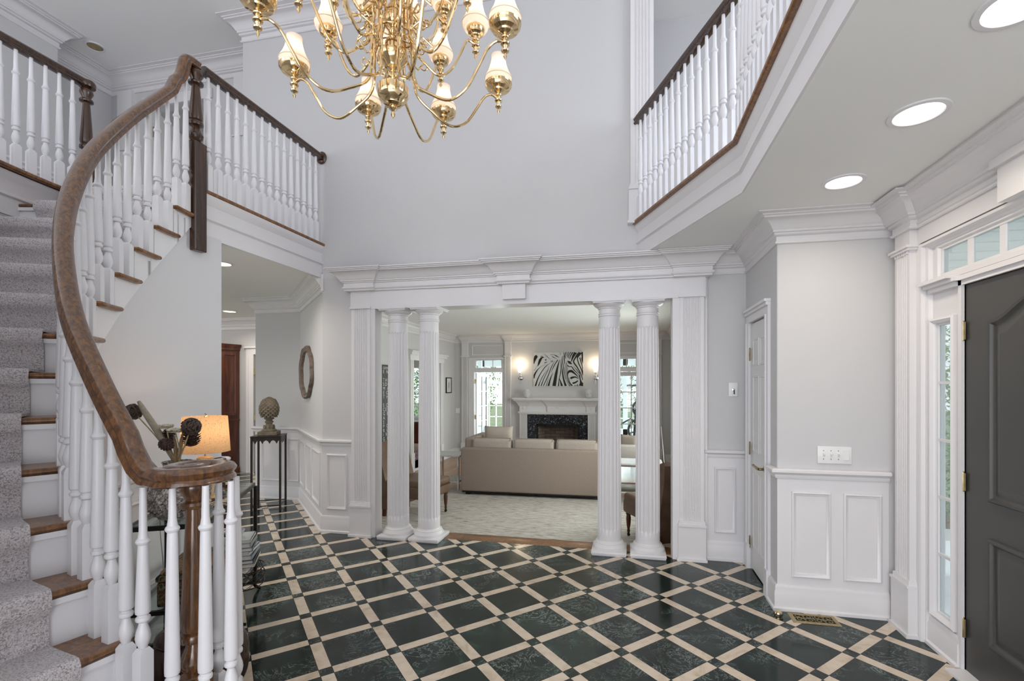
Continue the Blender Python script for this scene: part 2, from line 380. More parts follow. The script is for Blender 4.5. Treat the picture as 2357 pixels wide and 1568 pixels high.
def dup(root,loc,rz=None,label=None):
    r=root.copy(); C.objects.link(r); r.location=loc
    if rz is not None: r.rotation_euler=(0,0,rz)
    if label: r['label']=label
    for ch in list(root.children):
        c=ch.copy(); C.objects.link(c); c.parent=r
        for g in list(ch.children):
            d=g.copy(); C.objects.link(d); d.parent=c
    return r
TN=[0]
def trim(mb,label,mat='trim',name=None,**k):
    TN[0]+=1; o=mb.build(name or 'trim_%d'%TN[0],mat,**k); return struct(o,label,'moulding')
# wall with rectangular holes
def wall(name,p,q,z0,z1,t,holes=(),mat='wall',label=None,cat='wall'):
    """front face along p->q, thickness t to the LEFT of p->q (t may be negative)"""
    P=Vector(p);Q=Vector(q);L=(Q-P).length;d=(Q-P)/L;n=Vector((-d.y,d.x))
    ss=sorted({0,L,*[h[0] for h in holes],*[h[1] for h in holes]}); zz=sorted({z0,z1,*[h[2] for h in holes],*[h[3] for h in holes]})
    ss=[x for x in ss if 0<=x<=L]; zz=[x for x in zz if z0<=x<=z1]
    def hole(a,b):
        return any(h[0]-1e-6<=a<=h[1]+1e-6 and h[2]-1e-6<=b<=h[3]+1e-6 for h in holes)
    mb=MB()
    def pt(a,k,z): r=P+d*a+n*k; return (r.x,r.y,z)
    solid={}
    for i in range(len(ss)-1):
        for j in range(len(zz)-1): solid[i,j]=not hole((ss[i]+ss[i+1])/2,(zz[j]+zz[j+1])/2)
    for (i,j),ok in solid.items():
        if not ok: continue
        a,b,c,e=ss[i],ss[i+1],zz[j],zz[j+1]
        mb.add([pt(a,0,c),pt(b,0,c),pt(b,0,e),pt(a,0,e)],[(0,1,2,3)]); mb.add([pt(a,t,c),pt(b,t,c),pt(b,t,e),pt(a,t,e)],[(3,2,1,0)])
        if not solid.get((i-1,j)): mb.add([pt(a,0,c),pt(a,t,c),pt(a,t,e),pt(a,0,e)],[(0,1,2,3)])
        if not solid.get((i+1,j)): mb.add([pt(b,0,c),pt(b,t,c),pt(b,t,e),pt(b,0,e)],[(0,1,2,3)])
        if not solid.get((i,j-1)): mb.add([pt(a,0,c),pt(b,0,c),pt(b,t,c),pt(a,t,c)],[(0,1,2,3)])
        if not solid.get((i,j+1)): mb.add([pt(a,0,e),pt(b,0,e),pt(b,t,e),pt(a,t,e)],[(0,1,2,3)])
    o=mb.build(name,mat,smooth=False); return struct(o,label,cat)
CROWN=[(0,-.190),(.010,-.190),(.016,-.184),(.016,-.176),(.008,-.172),(.008,-.140),(.016,-.137),(.024,-.128),(.024,-.118),(.034,-.114),(.034,-.100),(.042,-.094),(.050,-.080),(.066,-.058),(.090,-.040),(.108,-.034),(.108,-.024),(.120,-.020),(.120,-.012),(.135,-.008),(.150,-.006),(.150,0),(0,0)]
BASE=[(0,0),(.034,0),(.034,.018),(.022,.026),(.022,.125),(.016,.140),(.018,.152),(.010,.170),(0,.170)]
RAIL=[(0,0),(.012,0),(.018,.014),(.018,.026),(.032,.036),(.044,.045),(.044,.060),(.034,.068),(0,.068)]
PAN=[(0,0),(.004,.016),(.012,.020),(.020,.012),(.030,.008),(.034,0)]
def casing(mb,P,d,n,s0,s1,z0,z1,w=.09):
    """door casing on plane through P dir d normal n"""
    for a,b in ((s0-w,s0),(s1,s1+w)):
        mb.frame(P,d,a,b,z0-.3,z1+.0,[(0,0),(0,.022),(w*.2,.026),(w*.3,.018),(w*.5,.015),(w*.5,.015)],n)
    return mb
def bar(mb,P,d,n,a,b,z0,z1,o0,o1):
    """box on a vertical plane frame"""
    v=[]
    for z in (z0,z1):
        for s_,o in ((a,o0),(b,o0),(b,o1),(a,o1)): v.append((P[0]+d[0]*s_+n[0]*o,P[1]+d[1]*s_+n[1]*o,z))
    mb.add(v,[(0,3,2,1),(4,5,6,7),(0,1,5,4),(1,2,6,5),(2,3,7,6),(3,0,4,7)]); return mb
def fluted(mb,P,d,n,a,b,z0,z1,o=.03,nf=6,depth=.010):
    """fluted pilaster shaft"""
    W=b-a; edge=W*.14; fw=(W-2*edge)/nf; poly=[(a,0),(a,o)]
    for i in range(nf):
        c0=a+edge+i*fw+fw*.14; c1=a+edge+(i+1)*fw-fw*.14
        for k in range(6):
            q=PI*k/5; poly.append(((c0+c1)/2-(c1-c0)/2*math.cos(q),o-depth*math.sin(q)))
    poly+=[(b,o),(b,0)]
    m=len(poly); v=[(P[0]+d[0]*s_+n[0]*k,P[1]+d[1]*s_+n[1]*k,z) for z in (z0,z1) for s_,k in poly]
    mb.add(v,[tuple(range(m)),tuple(range(2*m-1,m-1,-1))]+[(i,(i+1)%m,m+(i+1)%m,m+i) for i in range(m)]); return mb
# ================================================================ SETTING
ZC=2.675; F2=2.97; ZU=5.45; LF=-.17
# floors
mb=MB(); mb.prism([(-8.5,-2.5),(1.9,-2.5),(1.9,4.44),(-2.50,4.44),(-3.06,4.46),(-4.2,5.6),(-4.9,5.6),(-4.9,7.2),(-8.5,7.2)],-.12,0)
struct(mb.build('floor','marble',smooth=False),'green and cream marble lattice floor of the foyer','floor')
mb=MB(); mb.box(-4.12,4.5,LF-.1,.95,10.9,LF); struct(mb.build('floor_living_room','plank',smooth=False),'oak plank floor of the sunken living room','floor')
mb=MB(); mb.box(-8.5,7.35,-.12,-4.1,12.3,0); struct(mb.build('floor_dining_room','plank',smooth=False),'oak plank floor of the dining room','floor')
mb=MB(); mb.box(-4.6,10.9,LF-.1,1.6,15,LF-.02); struct(mb.build('floor_sunroom','extwhite',smooth=False),'pale floor of the sunroom','floor')
mb=MB(); mb.prism([(-30,-30),(30,-30),(30,6.6),(2.0,6.6),(2.0,-2.6),(-30,-2.6)],-.6,-.2); struct(mb.build('ground_bounce','bounce_ground',smooth=False),'pale ground added in front of the house to bounce light','bounce ground')  # added pale ground that bounces daylight onto the ceilings
mb=MB(); mb.box(-30,-2.4,-1.2,30,60,-1.0); struct(mb.build('ground','grass_out',smooth=False),'green lawn outside the house','lawn')
mb=MB(); mb.rbox((-1.06,4.54,-.025),(2.88,.20,.055),0,.012,2); mb.box(-2.48,4.52,LF,.38,4.60,-.03)
trim(mb,'oak threshold step at the edge of the marble floor','oak')
# lower walls
wall('wall_back',(-3.12,4.4),(.99,4.4),0,ZC+.02,.06,[(.637,3.49,-1,2.30)],label='painted wall around the colonnade opening')
wall('wall_back_upper',(-4.09,4.4),(.22,4.4),ZC+.02,ZU,.13,label='tall painted wall above the colonnade')
wall('wall_hall_diagonal',(-3.12,4.4),(-4.26,5.54),0,ZC,-.1,label='angled hall wall carrying the oval mirror')
wall('wall_hall_right',(-4.26,5.54),(-4.95,5.54),0,ZC,-.1,label='hall wall behind the tall iron stand')
wall('wall_hall_return',(-4.95,5.55),(-4.95,7.1),0,ZC,-.1,label='hall wall return beside the dark doorway')
wall('wall_hall_far',(-8.5,7.1),(-4.95,7.1),0,ZC,.12,[(2.13,3.0,-.1,2.05)],label='far hall wall with dark doorway')
wall('wall_closet',(.99,4.4),(.99,3.5235),0,ZC,.12,[(.15,.66,-.1,2.04)],label='wall with the white closet door')
wall('wall_entry',(.9935,3.52),(1.75,3.52),0,ZC,.12,label='wall with four-gang switch beside front door')
wall('wall_right',(1.75,3.52),(1.75,-2.4),0,ZC,.04,[(.33,.48,.21,1.88),(.565,1.52,-.1,2.06),(1.605,1.755,.21,1.88),(.365,1.72,2.15,2.31)],mat='trim',label='white panelled wall around the front door')
# ceilings
mb=MB(); mb.prism([(.09,4.4),(.672,3.04),(.672,-2.4),(1.9,-2.4),(1.9,4.4)],ZC,F2-.005); struct(mb.build('ceiling_entry','ceil',smooth=False),'low entry ceiling under the right balcony','ceiling')
mb=MB(); mb.prism([(-8.5,-1.5),(-4.15,-1.5),(-4.15,2.96),(-3.13,2.96),(-3.13,4.4),(-3.13,5.5),(-4.3,5.7),(-4.9,7.2),(-8.5,7.2)],ZC,F2-.01); struct(mb.build('ceiling_hall','ceil',smooth=False),'low hall ceiling under the landing','ceiling')
mb=MB(); mb.box(-8.5,-2.4,ZU,3.2,5.6,ZU+.1); struct(mb.build('ceiling_upper','ceil',smooth=False),'high foyer ceiling','ceiling')
mb=MB(); mb.prism([(-3.2,4.5),(1.05,4.5),(1.05,10.9),(-4.2,10.9),(-4.2,5.5)],ZC+.02,ZC+.1); struct(mb.build('ceiling_living_room','ceil',smooth=False),'living room ceiling','ceiling')
mb=MB(); mb.box(-8.5,7.3,ZC,-4.2,12.3,ZC+.1); struct(mb.build('ceiling_dining_room','ceil',smooth=False),'dining room ceiling','ceiling')
mb=MB(); mb.prism([(-8.5,-1.5),(-4.16,-1.5),(-4.16,2.95),(-3.15,2.95),(-3.15,4.4),(-4.09,4.4),(-4.09,4.88),(-8.5,4.88)],F2-.01,F2+.006); struct(mb.build('floor_landing','carpet',smooth=False),'grey carpeted upper landing','floor')
# upper walls
wall('wall_upper_left',(-6.15,4.05),(-6.15,-1.5),F2,ZU,-.12,label='upper gallery wall at the left edge')
wall('wall_upper_jog',(-6.5,4.05),(-6.16,4.05),F2,ZU,-.12,label='short return of the upper gallery wall')
wall('wall_upper_left_inner',(-6.5,4.88),(-6.5,4.05),F2,ZU,-.12,label='recessed upper gallery wall')
wall('wall_upper_hall',(-6.5,4.88),(-4.09,4.88),F2,ZU,.12,[(.62,1.42,F2-.1,F2+2.05)],label='upper hall wall with open white door')
wall('wall_upper_return',(-4.09,4.88),(-4.09,4.41),F2,ZU,.12,label='end of the tall painted wall')
wall('wall_upper_right',(.23,5.3),(3.1,5.3),F2,ZU,.12,[(.95,1.75,F2-.1,F2+2.05)],label='upper right hall wall behind the balcony')
wall('wall_upper_right_side',(.225,4.53),(.225,5.3),F2,ZU,.1,label='return of the wall beside the balcony')
wall('wall_upper_entry',(3.1,5.3),(3.1,-2.4),F2,ZU,.12,[(2.0,4.2,3.6,5.2)],label='upper front wall behind the balcony')
mb=MB(); mb.box(1.9,-2.4,F2-.1,3.1,5.3,F2-.005); mb.box(.23,4.42,F2-.1,3.1,5.3,F2-.005); struct(mb.build('floor_balcony','plank',smooth=False),'floor of the right balcony','floor')
# crowns
def crown(path,label,z,side=-1,k=1.0,mat='trim'):
    mb=MB(); mb.sweep([(a*k,b*k) for a,b in CROWN],path,side,z=z); return trim(mb,label,mat)
crown([(.68,4.4),(.99,4.4),(.99,3.52),(1.70,3.52),(1.70,-2.4)],'white crown moulding of the entry ceiling',ZC)
crown([(-4.95,6.2),(-4.95,5.54),(-4.26,5.54),(-3.12,4.4)],'white crown moulding above the oval mirror',ZC)
crown([(-8.5,7.1),(-4.95,7.1)],'crown moulding at the far end of the hall',ZC)
crown([(-6.15,-1.5),(-6.15,4.05),(-6.5,4.05),(-6.5,4.88),(-4.09,4.88),(-4.09,4.4),(.23,4.4)],'crown moulding of the high ceiling',ZU,k=1.18)
# baseboards
def base(name,path,label,side=-1,z=0):
    mb=MB(); mb.sweep(BASE,path,side,z=z); return struct(mb.build(name,'trim'),label,'baseboard')
base('baseboard_back_left',[(-4.95,6.2),(-4.95,5.54),(-4.26,5.54),(-3.12,4.4),(-2.76,4.4)],'baseboard below oval mirror and left of colonnade')
base('baseboard_back_right',[(.65,4.4),(.99,4.4),(.99,4.34)],'baseboard right of the colonnade')
base('baseboard_entry',[(.99,3.66),(.99,3.52),(1.66,3.52)],'baseboard below the four-gang switch')
base('baseboard_front_door',[(1.75,3.36),(1.75,2.975)],'baseboard below the narrow side window')
def rail(path,label,z=.893,side=-1):
    mb=MB(); mb.sweep(RAIL,path,side,z=z); return trim(mb,label)
rail([(-4.95,5.9),(-4.95,5.54),(-4.26,5.54),(-3.12,4.4),(-2.76,4.4)],'white chair rail below the oval mirror')
rail([(.65,4.4),(.99,4.4)],'white chair rail left of the closet door')
rail([(.99,3.63),(.99,3.52),(1.66,3.52)],'white chair rail below the four-gang switch')
def panels(P,Q,spans,z0,z1,label):
    P=Vector(P);Q=Vector(Q);d=(Q-P).normalized();n=(d.y,-d.x); mb=MB()
    for a,b in spans: mb.frame(P,d,a,b,z0,z1,PAN,n)
    return trim(mb,label)
panels((-3.12,4.4),(.99,4.4),[(.05,.29),(3.85,4.03)],.235,.81,'raised panel mouldings either side of the colonnade')
panels((.99,3.52),(1.75,3.52),[(.085,.33),(.40,.63)],.225,.81,'two raised panel mouldings below the four-gang switch')
panels((-4.26,5.54),(-3.12,4.4),[(.08,.48),(.56,.96),(1.04,1.52)],.235,.81,'three raised panel mouldings below the oval mirror')
panels((-4.95,5.54),(-4.26,5.54),[(.10,.40),(.50,.68)],.235,.81,'raised panel mouldings behind the tall iron stand')
mb=MB()   # painted wainscot face
bar(mb,(0,4.4),(1,0),(0,-1),-3.12,-2.74,0,.9,0,.004); bar(mb,(0,4.4),(1,0),(0,-1),.64,.985,0,.9,0,.004); bar(mb,(0,3.52),(1,0),(0,-1),.99,1.66,0,.9,0,.004)
d=Vector((-1.14,1.14)).normalized(); bar(mb,(-3.12,4.4),d,(-.7071,-.7071),0,1.61,0,.9,0,.004); bar(mb,(0,5.54),(1,0),(0,-1),-4.95,-4.26,0,.9,0,.004)
trim(mb,'white painted wainscot boards below the chair rails')
# entablature + pilasters
def pilaster(name,x0,x1,yf,yw,z0,z1,label,head=None,nf=6):
    mb=MB(); P=(0,yw); d=(1,0); n=(0,-1); o=yw-yf
    fluted(mb,P,d,n,x0,x1,z0+.34,z1,o,nf,.011)
    bar(mb,P,d,n,x0-.015,x1+.015,z0+.004,z0+.30,.001,o+.015); bar(mb,P,d,n,x0-.025,x1+.025,z0,z0+.022,0,o+.028)
    for a,b,q in ((.30,.318,.028),(.318,.335,.018),(.335,.35,.012)):
        bar(mb,P,d,n,x0-q*.6,x1+q*.6,z0+a,z0+b,0,o+q)
    bar(mb,P,d,n,x0-.012,x1+.012,z1-.012,z1+.006,0,o+.018)
    if head: bar(mb,P,d,n,x0,x1,z1,head,0,o)
    o2=mb.build(name,'trim'); return struct(o2,label,'pilaster')
TN[0]+=1; pilaster('trim_%d'%TN[0],-2.735,-2.53,4.32,4.4,0,2.30,'fluted pilaster left of the column pair',2.50)
TN[0]+=1; pilaster('trim_%d'%TN[0],.435,.635,4.32,4.4,0,2.30,'fluted pilaster right of the column pair',2.50)
mb=MB() # jambs beside pilasters + beam
bar(mb,(0,4.4),(1,0),(0,-1),-2.53,-2.48,0,2.285,-.062,.07); bar(mb,(0,4.4),(1,0),(0,-1),.375,.435,0,2.285,-.062,.07); bar(mb,(0,4.4),(1,0),(0,-1),.635,.67,0,2.5,0,.03); bar(mb,(0,4.4),(1,0),(0,-1),-2.77,-2.735,0,2.5,0,.03)
mb.box(-2.75,4.325,2.285,.65,4.54,2.50)
ENT=[(0,2.46),(.008,2.46),(.018,2.466),(.018,2.476),(.026,2.480),(.034,2.490),(.034,2.500),(.022,2.504),(.022,2.540),(.034,2.543),(.034,2.552),(.046,2.556),(.046,2.566),(.056,2.572),(.066,2.592),(.085,2.618),(.112,2.636),(.128,2.640),(.128,2.648),(.142,2.652),(.142,2.660),(.155,2.664),(.155,ZC-.002),(-.04,ZC-.002),(-.04,2.46)]
mb.sweep(ENT,[(-2.77,4.53),(-2.77,4.325),(.66,4.325),(.66,4.42)],-1)
mb.sweep([(a+.028,b) for a,b in ENT[:-2]]+[(.0,ZC-.002),(.0,2.48)],[(-2.745,4.40),(-2.745,4.325),(-2.52,4.325),(-2.52,4.33)],-1)
mb.sweep([(a+.028,b) for a,b in ENT[:-2]]+[(.0,ZC-.002),(.0,2.48)],[(.425,4.33),(.425,4.325),(.65,4.325),(.65,4.40)],-1)
mb.sweep([(a+.045,b) for a,b in ENT[:-2]]+[(.0,ZC-.002),(.0,2.48)],[(-1.135,4.33),(-1.135,4.325),(-.955,4.325),(-.955,4.33)],-1)
mb.box(-1.155,4.285,2.325,-.935,4.33,2.49)
trim(mb,'white entablature with keystone block over the columns')
# columns
def column_mesh():
    mb=MB(); R0,R1=.108,.093; z0,z1=.10,2.19; NS=240; nf=20
    zs=[.10,.16,.205,.213,.222,.235,.26,.5,.8,1.1,1.4,1.7,1.95,2.0,2.02,2.032,2.04,2.048,2.06,2.12,2.145]
    v=[]
    for z in zs:
        t=(z-z0)/(z1-z0); R=R0+(R1-R0)*t+.004*math.sin(PI*t)
        for k in range(NS):
            ph=((k/NS*nf)%1)-.5; hw=.37
            za,zb=.222+0,2.032
            e=0
            if za-.014<z<zb+.014:
                dz=0
                if z<za: dz=(za-z)/.014
                if z>zb: dz=(z-zb)/.014
                q=(ph/hw)**2+dz*dz
                e=math.sqrt(max(0,1-q))*.0085
            a=2*PI*k/NS; v.append(((R-e)*math.cos(a),(R-e)*math.sin(a),z))
    f=[(i*NS+k,i*NS+(k+1)%NS,(i+1)*NS+(k+1)%NS,(i+1)*NS+k) for i in range(len(zs)-1) for k in range(NS)]
    mb.add(v,f); return mb
def make_column(x,label):
    t=thing('column',label,'column',(x,4.435,0),0,'fluted columns of the colonnade')
    b=MB(); b.box(-.15,-.15,0,.15,.15,.028); b.rbox((0,0,.022),(.312,.312,.03),0,.008,2)
    b.lathe([(.149,.034),(.150,.045),(.147,.062),(.138,.070),(.136,.078),(.128,.086),(.128,.092),(.122,.10),(.112,.104),(.108,.112)],seg=64); b.build('base','trim',t,world=False)
    column_mesh().build('shaft','trim',t,world=False,angle=40)
    c=MB(); c.lathe([(.094,2.14),(.094,2.148),(.101,2.152),(.101,2.158),(.096,2.160),(.096,2.166),(.101,2.170),(.101,2.176),(.095,2.180),(.095,2.215),(.104,2.22),(.104,2.228),(.110,2.232),(.130,2.245),(.138,2.256),(.138,2.262)],seg=64)
    c.box(-.14,-.14,2.262,.14,.14,2.274); c.box(-.15,-.15,2.274,.15,.15,2.286); c.build('capital','trim',t,world=False); return t
c0=make_column(-2.283,'white fluted column farthest left beside the left pilaster')
dup(c0,(-1.948,4.435,0),label='white fluted column second from left at the left edge of the wide gap')
dup(c0,(-.175,4.435,0),label='white fluted column third from left at the right edge of the wide gap')
dup(c0,(.167,4.435,0),label='white fluted column farthest right beside the right pilaster')
# fascias
FASC=[(0,0),(.012,0),(.012,.115),(.020,.122),(.030,.126),(.030,.138),(.020,.142),(.012,.148),(.012,.225),(.020,.235),(.028,.255),(.038,.268),(.038,.29),(0,.29)]
mb=MB(); mb.sweep(FASC,[(.09,4.4),(.672,3.04),(.672,-2.4)],-1,z=ZC); trim(mb,'white moulded fascia of the right balcony')
NOSE=[(-.08,0),(.058,0),(.066,.006),(.068,.015),(.066,.024),(.058,.030),(-.08,.030)]
mb=MB(); mb.sweep(NOSE,[(.09,4.4),(.672,3.04),(.672,-2.4)],-1,z=F2-.005); trim(mb,'dark oak nosing at the foot of the right balcony balusters','oak')
mb=MB(); mb.sweep([(a,b*1.12) for a,b in FASC],[(-3.14,2.99),(-3.14,4.4)],-1,z=2.64); trim(mb,'white moulded fascia of the landing above the hall')
mb=MB(); mb.sweep(NOSE,[(-3.16,2.99),(-3.16,4.4)],-1,z=F2-.005); trim(mb,'oak nosing at the foot of the landing balusters','oak')
# upper pilasters
def upil(x0,x1,y,label,z1=5.2):
    TN[0]+=1; pilaster('trim_%d'%TN[0],x0,x1,y-.05,y,F2,z1,label,5.25,5)
upil(.015,.215,4.4,'upper fluted pilaster at the end of the tall wall')
upil(-6.36,-6.14,4.88,'upper hall pilaster left of the open door',4.5); upil(-4.62,-4.40,4.88,'upper hall pilaster near the tall wall',4.5)
# corner bracket under landing fascia end
mb=MB(); mb.box(-3.125,4.38,2.50,-3.10,4.42,2.675); trim(mb,'small corner board below the landing fascia')
rail([(-6.15,-1.5),(-6.15,4.05),(-6.5,4.05),(-6.5,4.88),(-6.38,4.88)],'white chair rail of the upper gallery wall',F2+.80)
base('baseboard_upper',[(-6.15,-1.5),(-6.15,4.05),(-6.5,4.05),(-6.5,4.88),(-6.0,4.88)],'baseboard of the upper gallery',z=F2)
# ================================================================ STAIRCASE
NODES=[(-3.13,3.05),(-3.125,2.87),(-3.09,2.70),(-3.045,2.525),(-2.98,2.345),(-2.905,2.175),(-2.812,2.01),(-2.70,1.865),(-2.585,1.742),(-2.448,1.632),(-2.30,1.540),(-2.143,1.465),(-1.97,1.413),(-1.795,1.375),(-1.62,1.352),(-1.44,1.345),(-1.26,1.345)]
RS=F2/15
def IN(s,off=0):
    i=max(0,min(len(NODES)-2,int(math.floor(s+1)))); t=s+1-i
    p=[Vector(NODES[max(0,min(len(NODES)-1,i+k))]) for k in (-1,0,1,2)]
    a=.5*((2*p[1])+(-p[0]+p[2])*t+(2*p[0]-5*p[1]+4*p[2]-p[3])*t*t+(-p[0]+3*p[1]-3*p[2]+p[3])*t**3)
    d=.5*((-p[0]+p[2])+2*(2*p[0]-5*p[1]+4*p[2]-p[3])*t+3*(-p[0]+3*p[1]-3*p[2]+p[3])*t*t)
    d.normalize(); n=Vector((d.y,-d.x))
    return a+n*off
WID=1.04
stair=thing('staircase','curved white staircase with oak treads sweeping up at the left','staircase',(-2.5,1.6,0))
def ztr(k): return RS*(15-k)
INO=-.045   # tread end overhang toward the foyer
# outer edge points use the straighter outer string
def OUT(s,off=0):
    return IN(s,WID+off)
for k in range(1,15):
    z=ztr(k); f0=k; b0=k-1-.18
    poly=[IN(f0,INO)]+[IN(b0+(f0-b0)*j/4,INO) for j in range(3,-1,-1)][0:4]+[OUT(b0,-.0),OUT((f0+b0)/2),OUT(f0)]
    if k==14:   # bullnose starting step curling round the newel
        c=Vector((-1.575,1.465)); arc=[c+Vector((math.cos(a),math.sin(a)))*.22 for a in [math.radians(q) for q in range(-60,181,20)]]
        poly=[OUT(14)]+[IN(14,.3)]+arc+[IN(b0,INO)]+[OUT(b0)]
    mb=MB(); mb.prism([(p.x,p.y) for p in poly],z-.028,z)
    o=mb.build('tread','oak',stair)
    bm=bmesh.new(); bm.from_mesh(o.data); bmesh.ops.bevel(bm,geom=[e for e in bm.edges if abs(e.verts[0].co.z-e.verts[1].co.z)<.01],offset=.012,segments=2,affect='EDGES',profile=.5); bm.to_mesh(o.data); bm.free()
    # riser with cove
    mb=MB(); a0=IN(k-.09,-.012) ; a1=OUT(k-.09); zz=ztr(k+1) if k<14 else 0
    if k<14:
        d=(a1-a0).normalized(); n=Vector((d.y,-d.x))
        fwd=(IN(k)-IN(k-.2)).normalized()
        if n.dot(fwd)<0: n=-n
        L=(a1-a0).length
        bar(mb,a0,d,n,0,L,zz-.002,z-.028,-.015,0); bar(mb,a0,d,n,-.005,L,z-.05,z-.028,0,.013)
    else:
        poly2=[OUT(13.9)]+[IN(13.9,.3)]+[c+(p-c)*.86 for p in arc]+[IN(13.2,-.01),OUT(13.2)]
        mb.prism([(p.x,p.y) for p in poly2],0,z-.028)
    mb.build('riser','white',stair)
    # end block: small cove below the tread return
    if k<14:
        mb=MB(); pts=[IN(k-.06-(1.02)*j/5,-.012) for j in range(6)]
        mb.sweep([(0,0),(.016,.016),(.016,.022),(0,.022)],[(p.x,p.y) for p in pts],1,z=z-.05); mb.build('tread_cove','white',stair)
# stringer: stepped board over a curved lower edge, 12mm proud of the wall below
mb=MB(); st=[]
def zlow(s): return max(0,ztr(s)-.30-.0*s)
NN=14*8
def ztop(s): return ztr(int(math.floor(s+.09))+1)-.028 if s>-.09 else F2
V=[];Fc=[]
segs=[]
for i in range(NN):
    s0=i/8-.05; s1=(i+1)/8-.05
    kk=int(math.floor((s0+s1)/2+.07))+1; zt=ztr(min(kk,14))-.028
    for off0,off1 in ((-.012,.012),):
        a,b=IN(s0,off0),IN(s1,off0); a2,b2=IN(s0,off1),IN(s1,off1)
        za,zb=zlow(s0+.0),zlow(s1)
        za=min(za,zt-.02); zb=min(zb,zt-.02)
        n=len(V); V+=[(a.x,a.y,za),(b.x,b.y,zb),(b.x,b.y,zt),(a.x,a.y,zt),(a2.x,a2.y,za),(b2.x,b2.y,zb),(b2.x,b2.y,zt),(a2.x,a2.y,zt)]
        Fc+=[(n,n+1,n+2,n+3),(n+7,n+6,n+5,n+4),(n,n+4,n+5,n+1),(n+3,n+2,n+6,n+7),(n,n+3,n+7,n+4),(n+1,n+5,n+6,n+2)]
mb.add(V,Fc); mb.build('stringer','white',stair,angle=50)
# curved wall below
def curved(name,s0,s1,off,t,z0f,z1f,mat,label,N=60,extra=None):
    mb=MB(); pts=[IN(s0+(s1-s0)*i/N,off) for i in range(N+1)]; pts2=[IN(s0+(s1-s0)*i/N,off+t) for i in range(N+1)]
    if extra: pts=extra[0]+pts; pts2=extra[1]+pts2
    zs=[(z0f(s0+(s1-s0)*i/N),z1f(s0+(s1-s0)*i/N)) for i in range(N+1)]
    if extra: zs=[zs[0]]*len(extra[0])+zs
    m=len(pts); v=[]
    for i in range(m): v+=[(pts[i].x,pts[i].y,zs[i][0]),(pts[i].x,pts[i].y,zs[i][1]),(pts2[i].x,pts2[i].y,zs[i][1]),(pts2[i].x,pts2[i].y,zs[i][0])]
    f=[]
    for i in range(m-1):
        for k in range(4): f.append((i*4+k,i*4+(k+1)%4,(i+1)*4+(k+1)%4,(i+1)*4+k))
    f+=[(0,1,2,3),(m*4-4,m*4-1,m*4-2,m*4-3)]
    mb.add(v,f); o=mb.build(name,mat,angle=30); return struct(o,label,'wall')
ex=([Vector((-3.125,3.15)),Vector((-3.125,2.95))],[Vector((-3.20,3.15)),Vector((-3.20,2.95))])
curved('wall_under_stairs',-.25,13.3,0,.05,lambda s:0,lambda s:max(.02,min(ztr(max(s,-.2))-.22,2.66)),'stairwall','curved wall below the staircase',extra=ex)
wall('wall_stair_end',(-3.135,3.15),(-4.3,3.15),0,ZC,.1,mat='stairwall',label='end of the stair wall facing the hall')
mb=MB(); path=[(-3.125,3.15),(-3.125,2.95)]+[tuple(IN(-.2+i*.25)) for i in range(0,39)]
mb.sweep(RAIL,path,1,z=.893); mb.sweep(RAIL,[(-3.3,3.15),(-3.125,3.15),(-3.125,3.0)],1,z=.893); trim(mb,'white chair rail curving behind the iron console')
mb=MB(); mb.sweep(BASE,path,1); struct(mb.build('baseboard_stair','trim'),'baseboard curving behind the iron console','baseboard')
mb=MB()
for s0 in (1.2,3.7,6.2):
    a,b=IN(s0),IN(s0+2.1); d=(b-a).normalized(); n=(-d.y,d.x)
    if (a.x+n[0]-(-1.6))**2+(a.y+n[1]-2.9)**2>(a.x+1.6)**2+(a.y-2.9)**2: n=(d.y,-d.x)
    zt=.81
    a2=a+Vector(n)*.01; mb.frame(a2,d,0,(b-a).length,.235,zt,PAN,n)
    bar(mb,a2,d,n,0,(b-a).length,.235,zt,-.06,.001)
trim(mb,'raised panel mouldings on the curved stair wall')
# outer wall of the stairwell
mb=MB(); pts=[Vector((-4.165,4.0)),Vector((-4.165,2.95))]+[IN(i*.25,WID) for i in range(0,57)]; pts2=[Vector((-4.27,4.0)),Vector((-4.27,2.95))]+[IN(i*.25,WID+.08) for i in range(0,57)]
m=len(pts); v=[]
for i in range(m): v+=[(pts[i].x,pts[i].y,0),(pts[i].x,pts[i].y,F2-.01),(pts2[i].x,pts2[i].y,F2-.01),(pts2[i].x,pts2[i].y,0)]
mb.add(v,[(i*4+k,i*4+(k+1)%4,(i+1)*4+(k+1)%4,(i+1)*4+k) for i in range(1,m-1) for k in range(4)]+[(4,5,6,7),(m*4-4,m*4-1,m*4-2,m*4-3)])
struct(mb.build('wall_stairwell_outer','wall',angle=30),'curved outer wall of the stairwell','wall')
mb=MB(); op=[(-4.165,2.95)]+[tuple(IN(i*.25,WID)) for i in range(0,30)]
mb.sweep([(a*.8,b) for a,b in FASC],op,1,z=F2-.30); trim(mb,'moulded fascia of the left gallery')
mb=MB(); mb.sweep(NOSE,[(-4.165,2.98)]+op[1:],1,z=F2-.005); trim(mb,'oak nosing at the foot of the left gallery balusters','oak')
# sloped panel moulding on outer wall
mb=MB(); L=[]
for ins,out in [(a,b) for a,b in PAN]:
    for (s_,zz) in ((1.0+ins*5,2.60-ins),(3.6-ins*5,2.60-ins),(3.6-ins*5,2.60-.34+ins),(1.0+ins*5,2.60-.02+ins)):
        p=IN(s_,WID-out-.002); L.append((p.x,p.y,zz))
mb.add(L,[(i*4+k,i*4+(k+1)%4,(i+1)*4+(k+1)%4,(i+1)*4+k) for i in range(len(PAN)-1) for k in range(4)])
trim(mb,'triangular panel moulding below the left gallery')
